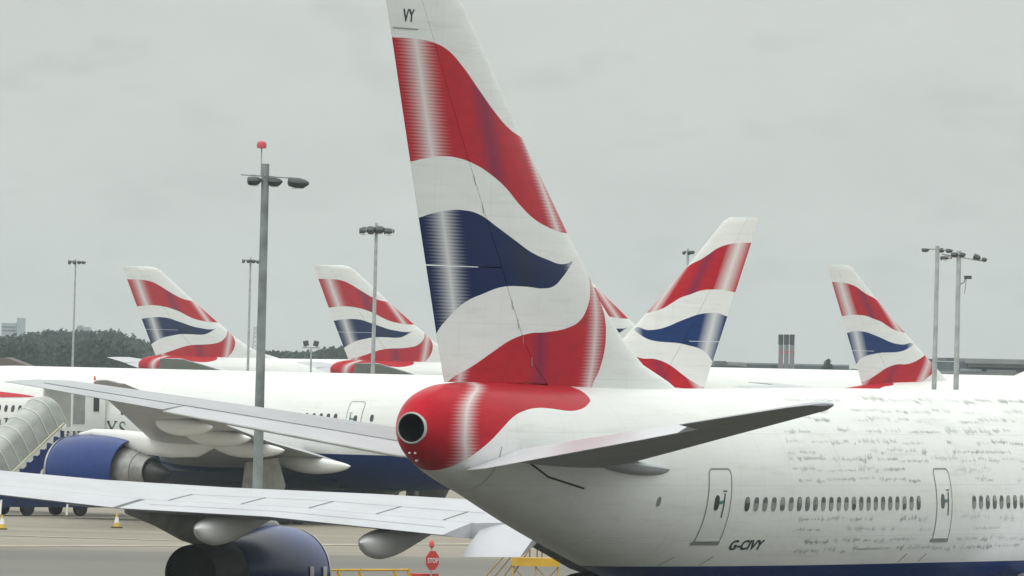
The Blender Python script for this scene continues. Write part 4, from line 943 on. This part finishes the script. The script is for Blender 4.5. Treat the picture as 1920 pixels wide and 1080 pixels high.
mb.tube([(-.9, 1.3, zd+1.05), (.9, 1.3, zd+1.05)], .03, 6); build('guard_rail', mb, plain('rail_dark', (.14, .11, .08), .6), a)
mb = MB()
for off in (0, .42, .84, 1.2): mb.tube([(-2.55+off, .2+off*.4, -.1+.1), (-1.05+off*.65, .2+off*.4, zd+.35)], .035, 6)
build('stair_rail', mb, MRUST, a)
mb = MB(); mb.tube([(-1.0, .2, zd+.4), (-.55, .2, zd+.95)], .03, 6); mb.tube([(-.8, .9, zd+.4), (-.4, .9, zd+.9)], .03, 6); build('stair_handrail', mb, MYEL, a)
# vehicles beyond
def vehicle(name, label, cat, pos, rz, L, Wd, H, mat, cabx=.5, cabh=.5, zb=.35):
    a = empty(name, pos, rz, label, cat)
    mb = MB(); h1 = zb + (H-zb)*(1-cabh)
    rows = [[(x, -Wd/2, z), (x, Wd/2, z), (x, Wd/2*.98, z1), (x, -Wd/2*.98, z1)] for x, z, z1 in ((-L/2, zb+.05, h1-.05), (-L/2+.06, zb, h1), (L/2-.08, zb, h1), (L/2, zb+.08, h1-.1))]
    mb.grid(rows, True, True); bd = build('body', mb, mat, a, smooth=False)
    x0, x1 = L/2 - L*cabx, L/2 - .2
    mb = MB(); rows = [[(x0, -Wd*.48, h1), (x1, -Wd*.48, h1), (x1, Wd*.48, h1), (x0, Wd*.48, h1)], [(x0+.05, -Wd*.44, H-.05), (x1-.45, -Wd*.44, H-.05), (x1-.45, Wd*.44, H-.05), (x0+.05, Wd*.44, H-.05)], [(x0+.12, -Wd*.4, H), (x1-.55, -Wd*.4, H), (x1-.55, Wd*.4, H), (x0+.12, Wd*.4, H)]]
    mb.grid(rows, True, True); cb = build('cab', mb, mat, a, smooth=False)
    for s_ in (-1, 1):
        for u in (0, 1):
            xa = lerp(x0+.12, x1-.35, u*.52 + .02); xb = lerp(x0+.12, x1-.35, u*.52 + .44)
            mb = MB(); mb.add([(xa, s_*(Wd*.475+.01), h1+.1), (xb, s_*(Wd*.475+.01), h1+.1), (xb-.05, s_*(Wd*.45+.012), H-.16), (xa, s_*(Wd*.45+.012), H-.16)], [(0, 1, 2, 3)]); build('window', mb, MGLASS, cb, smooth=False)
    mb = MB(); mb.add([(x1+.02-.04, -Wd*.42, h1+.1), (x1+.02-.04, Wd*.42, h1+.1), (x1-.38, Wd*.4, H-.14), (x1-.38, -Wd*.4, H-.14)], [(0, 1, 2, 3)]); build('windscreen', mb, MGLASS, cb, smooth=False)
    for x in (-L*.32, L*.32):
        for s_ in (-1, 1): build('wheel', wheel_mb((x, s_*(Wd/2-.1), .36), .36, .24), MTYRE, a)
    return a
vehicle('ground_van', 'white ground crew van parked beneath the left-facing airliner', 'van', foot(318, 640), R(8), 3.2, 1.8, 2.75, MSTEELW, .95, .55)
vehicle('baggage_tractor', 'navy blue baggage tractor beside the stairs at the left edge', 'tractor', foot(60, 598), R(-4), 3.8, 1.7, 1.95, MVEH, .45, .35)
vehicle('tow_tractor', 'dark aircraft tug standing near the tail cone, beyond the near wing', 'tug', foot(722, 690), R(170), 2.6, 1.9, 1.55, plain('tug_dark', (.02, .024, .03), .5), .5, .4)
p = foot(190, 655)
a = empty('baggage_dolly', p, 0, 'low white baggage dolly on small wheels beyond the near wing, left', 'dolly')
mb = MB(); mb.box((0, 0, .55), (3.6, 1.5, .16)); build('bed', mb, MSTEELW, a, smooth=False)
mb = MB(); mb.tube([(-1.8, -.7, .6), (-1.8, -.7, 1.3), (-1.8, .7, 1.3), (-1.8, .7, .6)], .04, 6); mb.tube([(1.8, 0, .5), (2.7, 0, .35)], .04, 6); build('frame', mb, MGALV, a)
for x in (-1.3, 1.2):
    for s_ in (-1, 1): build('wheel', wheel_mb((x, s_*.6, .24), .24, .16), MTYRE, a)
p = foot(790, 735)
a = empty('crash_fence', p, 0, 'low dark jet blast fence far off behind the tail cone', 'fence')
mb = MB(); mb.grid([[(x, 0, 0), (x, .5, .45), (x, .7, 1.0)] for x in [-3 + .5*i for i in range(13)]]); build('deflector', mb, MB2, a, smooth=False)
for x in (-3, -1, 1, 3):
    mb = MB(); mb.tube([(x, 1.3, 0), (x, .72, .95)], .04, 6); build('strut', mb, MGALV, a)

# ================================================================== haze
mb = MB(); mb.box((0, 2300, 34), (3200, 7800, 82))
hz = build('haze', mb, None, smooth=False) if False else None
me = bpy.data.meshes.new('haze'); me.from_pydata(mb.v, [], mb.f); hz = bpy.data.objects.new('haze', me); COL.objects.link(hz)
m = bpy.data.materials.new('haze_air'); m.use_nodes = True; t = m.node_tree; t.nodes.clear()
out = t.nodes.new('ShaderNodeOutputMaterial'); pv = t.nodes.new('ShaderNodeVolumePrincipled')
pv.inputs['Color'].default_value = (.80, .91, .95, 1); pv.inputs['Density'].default_value = .00008; pv.inputs['Anisotropy'].default_value = 0.0
t.links.new(pv.outputs[0], out.inputs['Volume']); me.materials.append(m); tag(hz, 'thin pale haze in the air', kind='stuff')
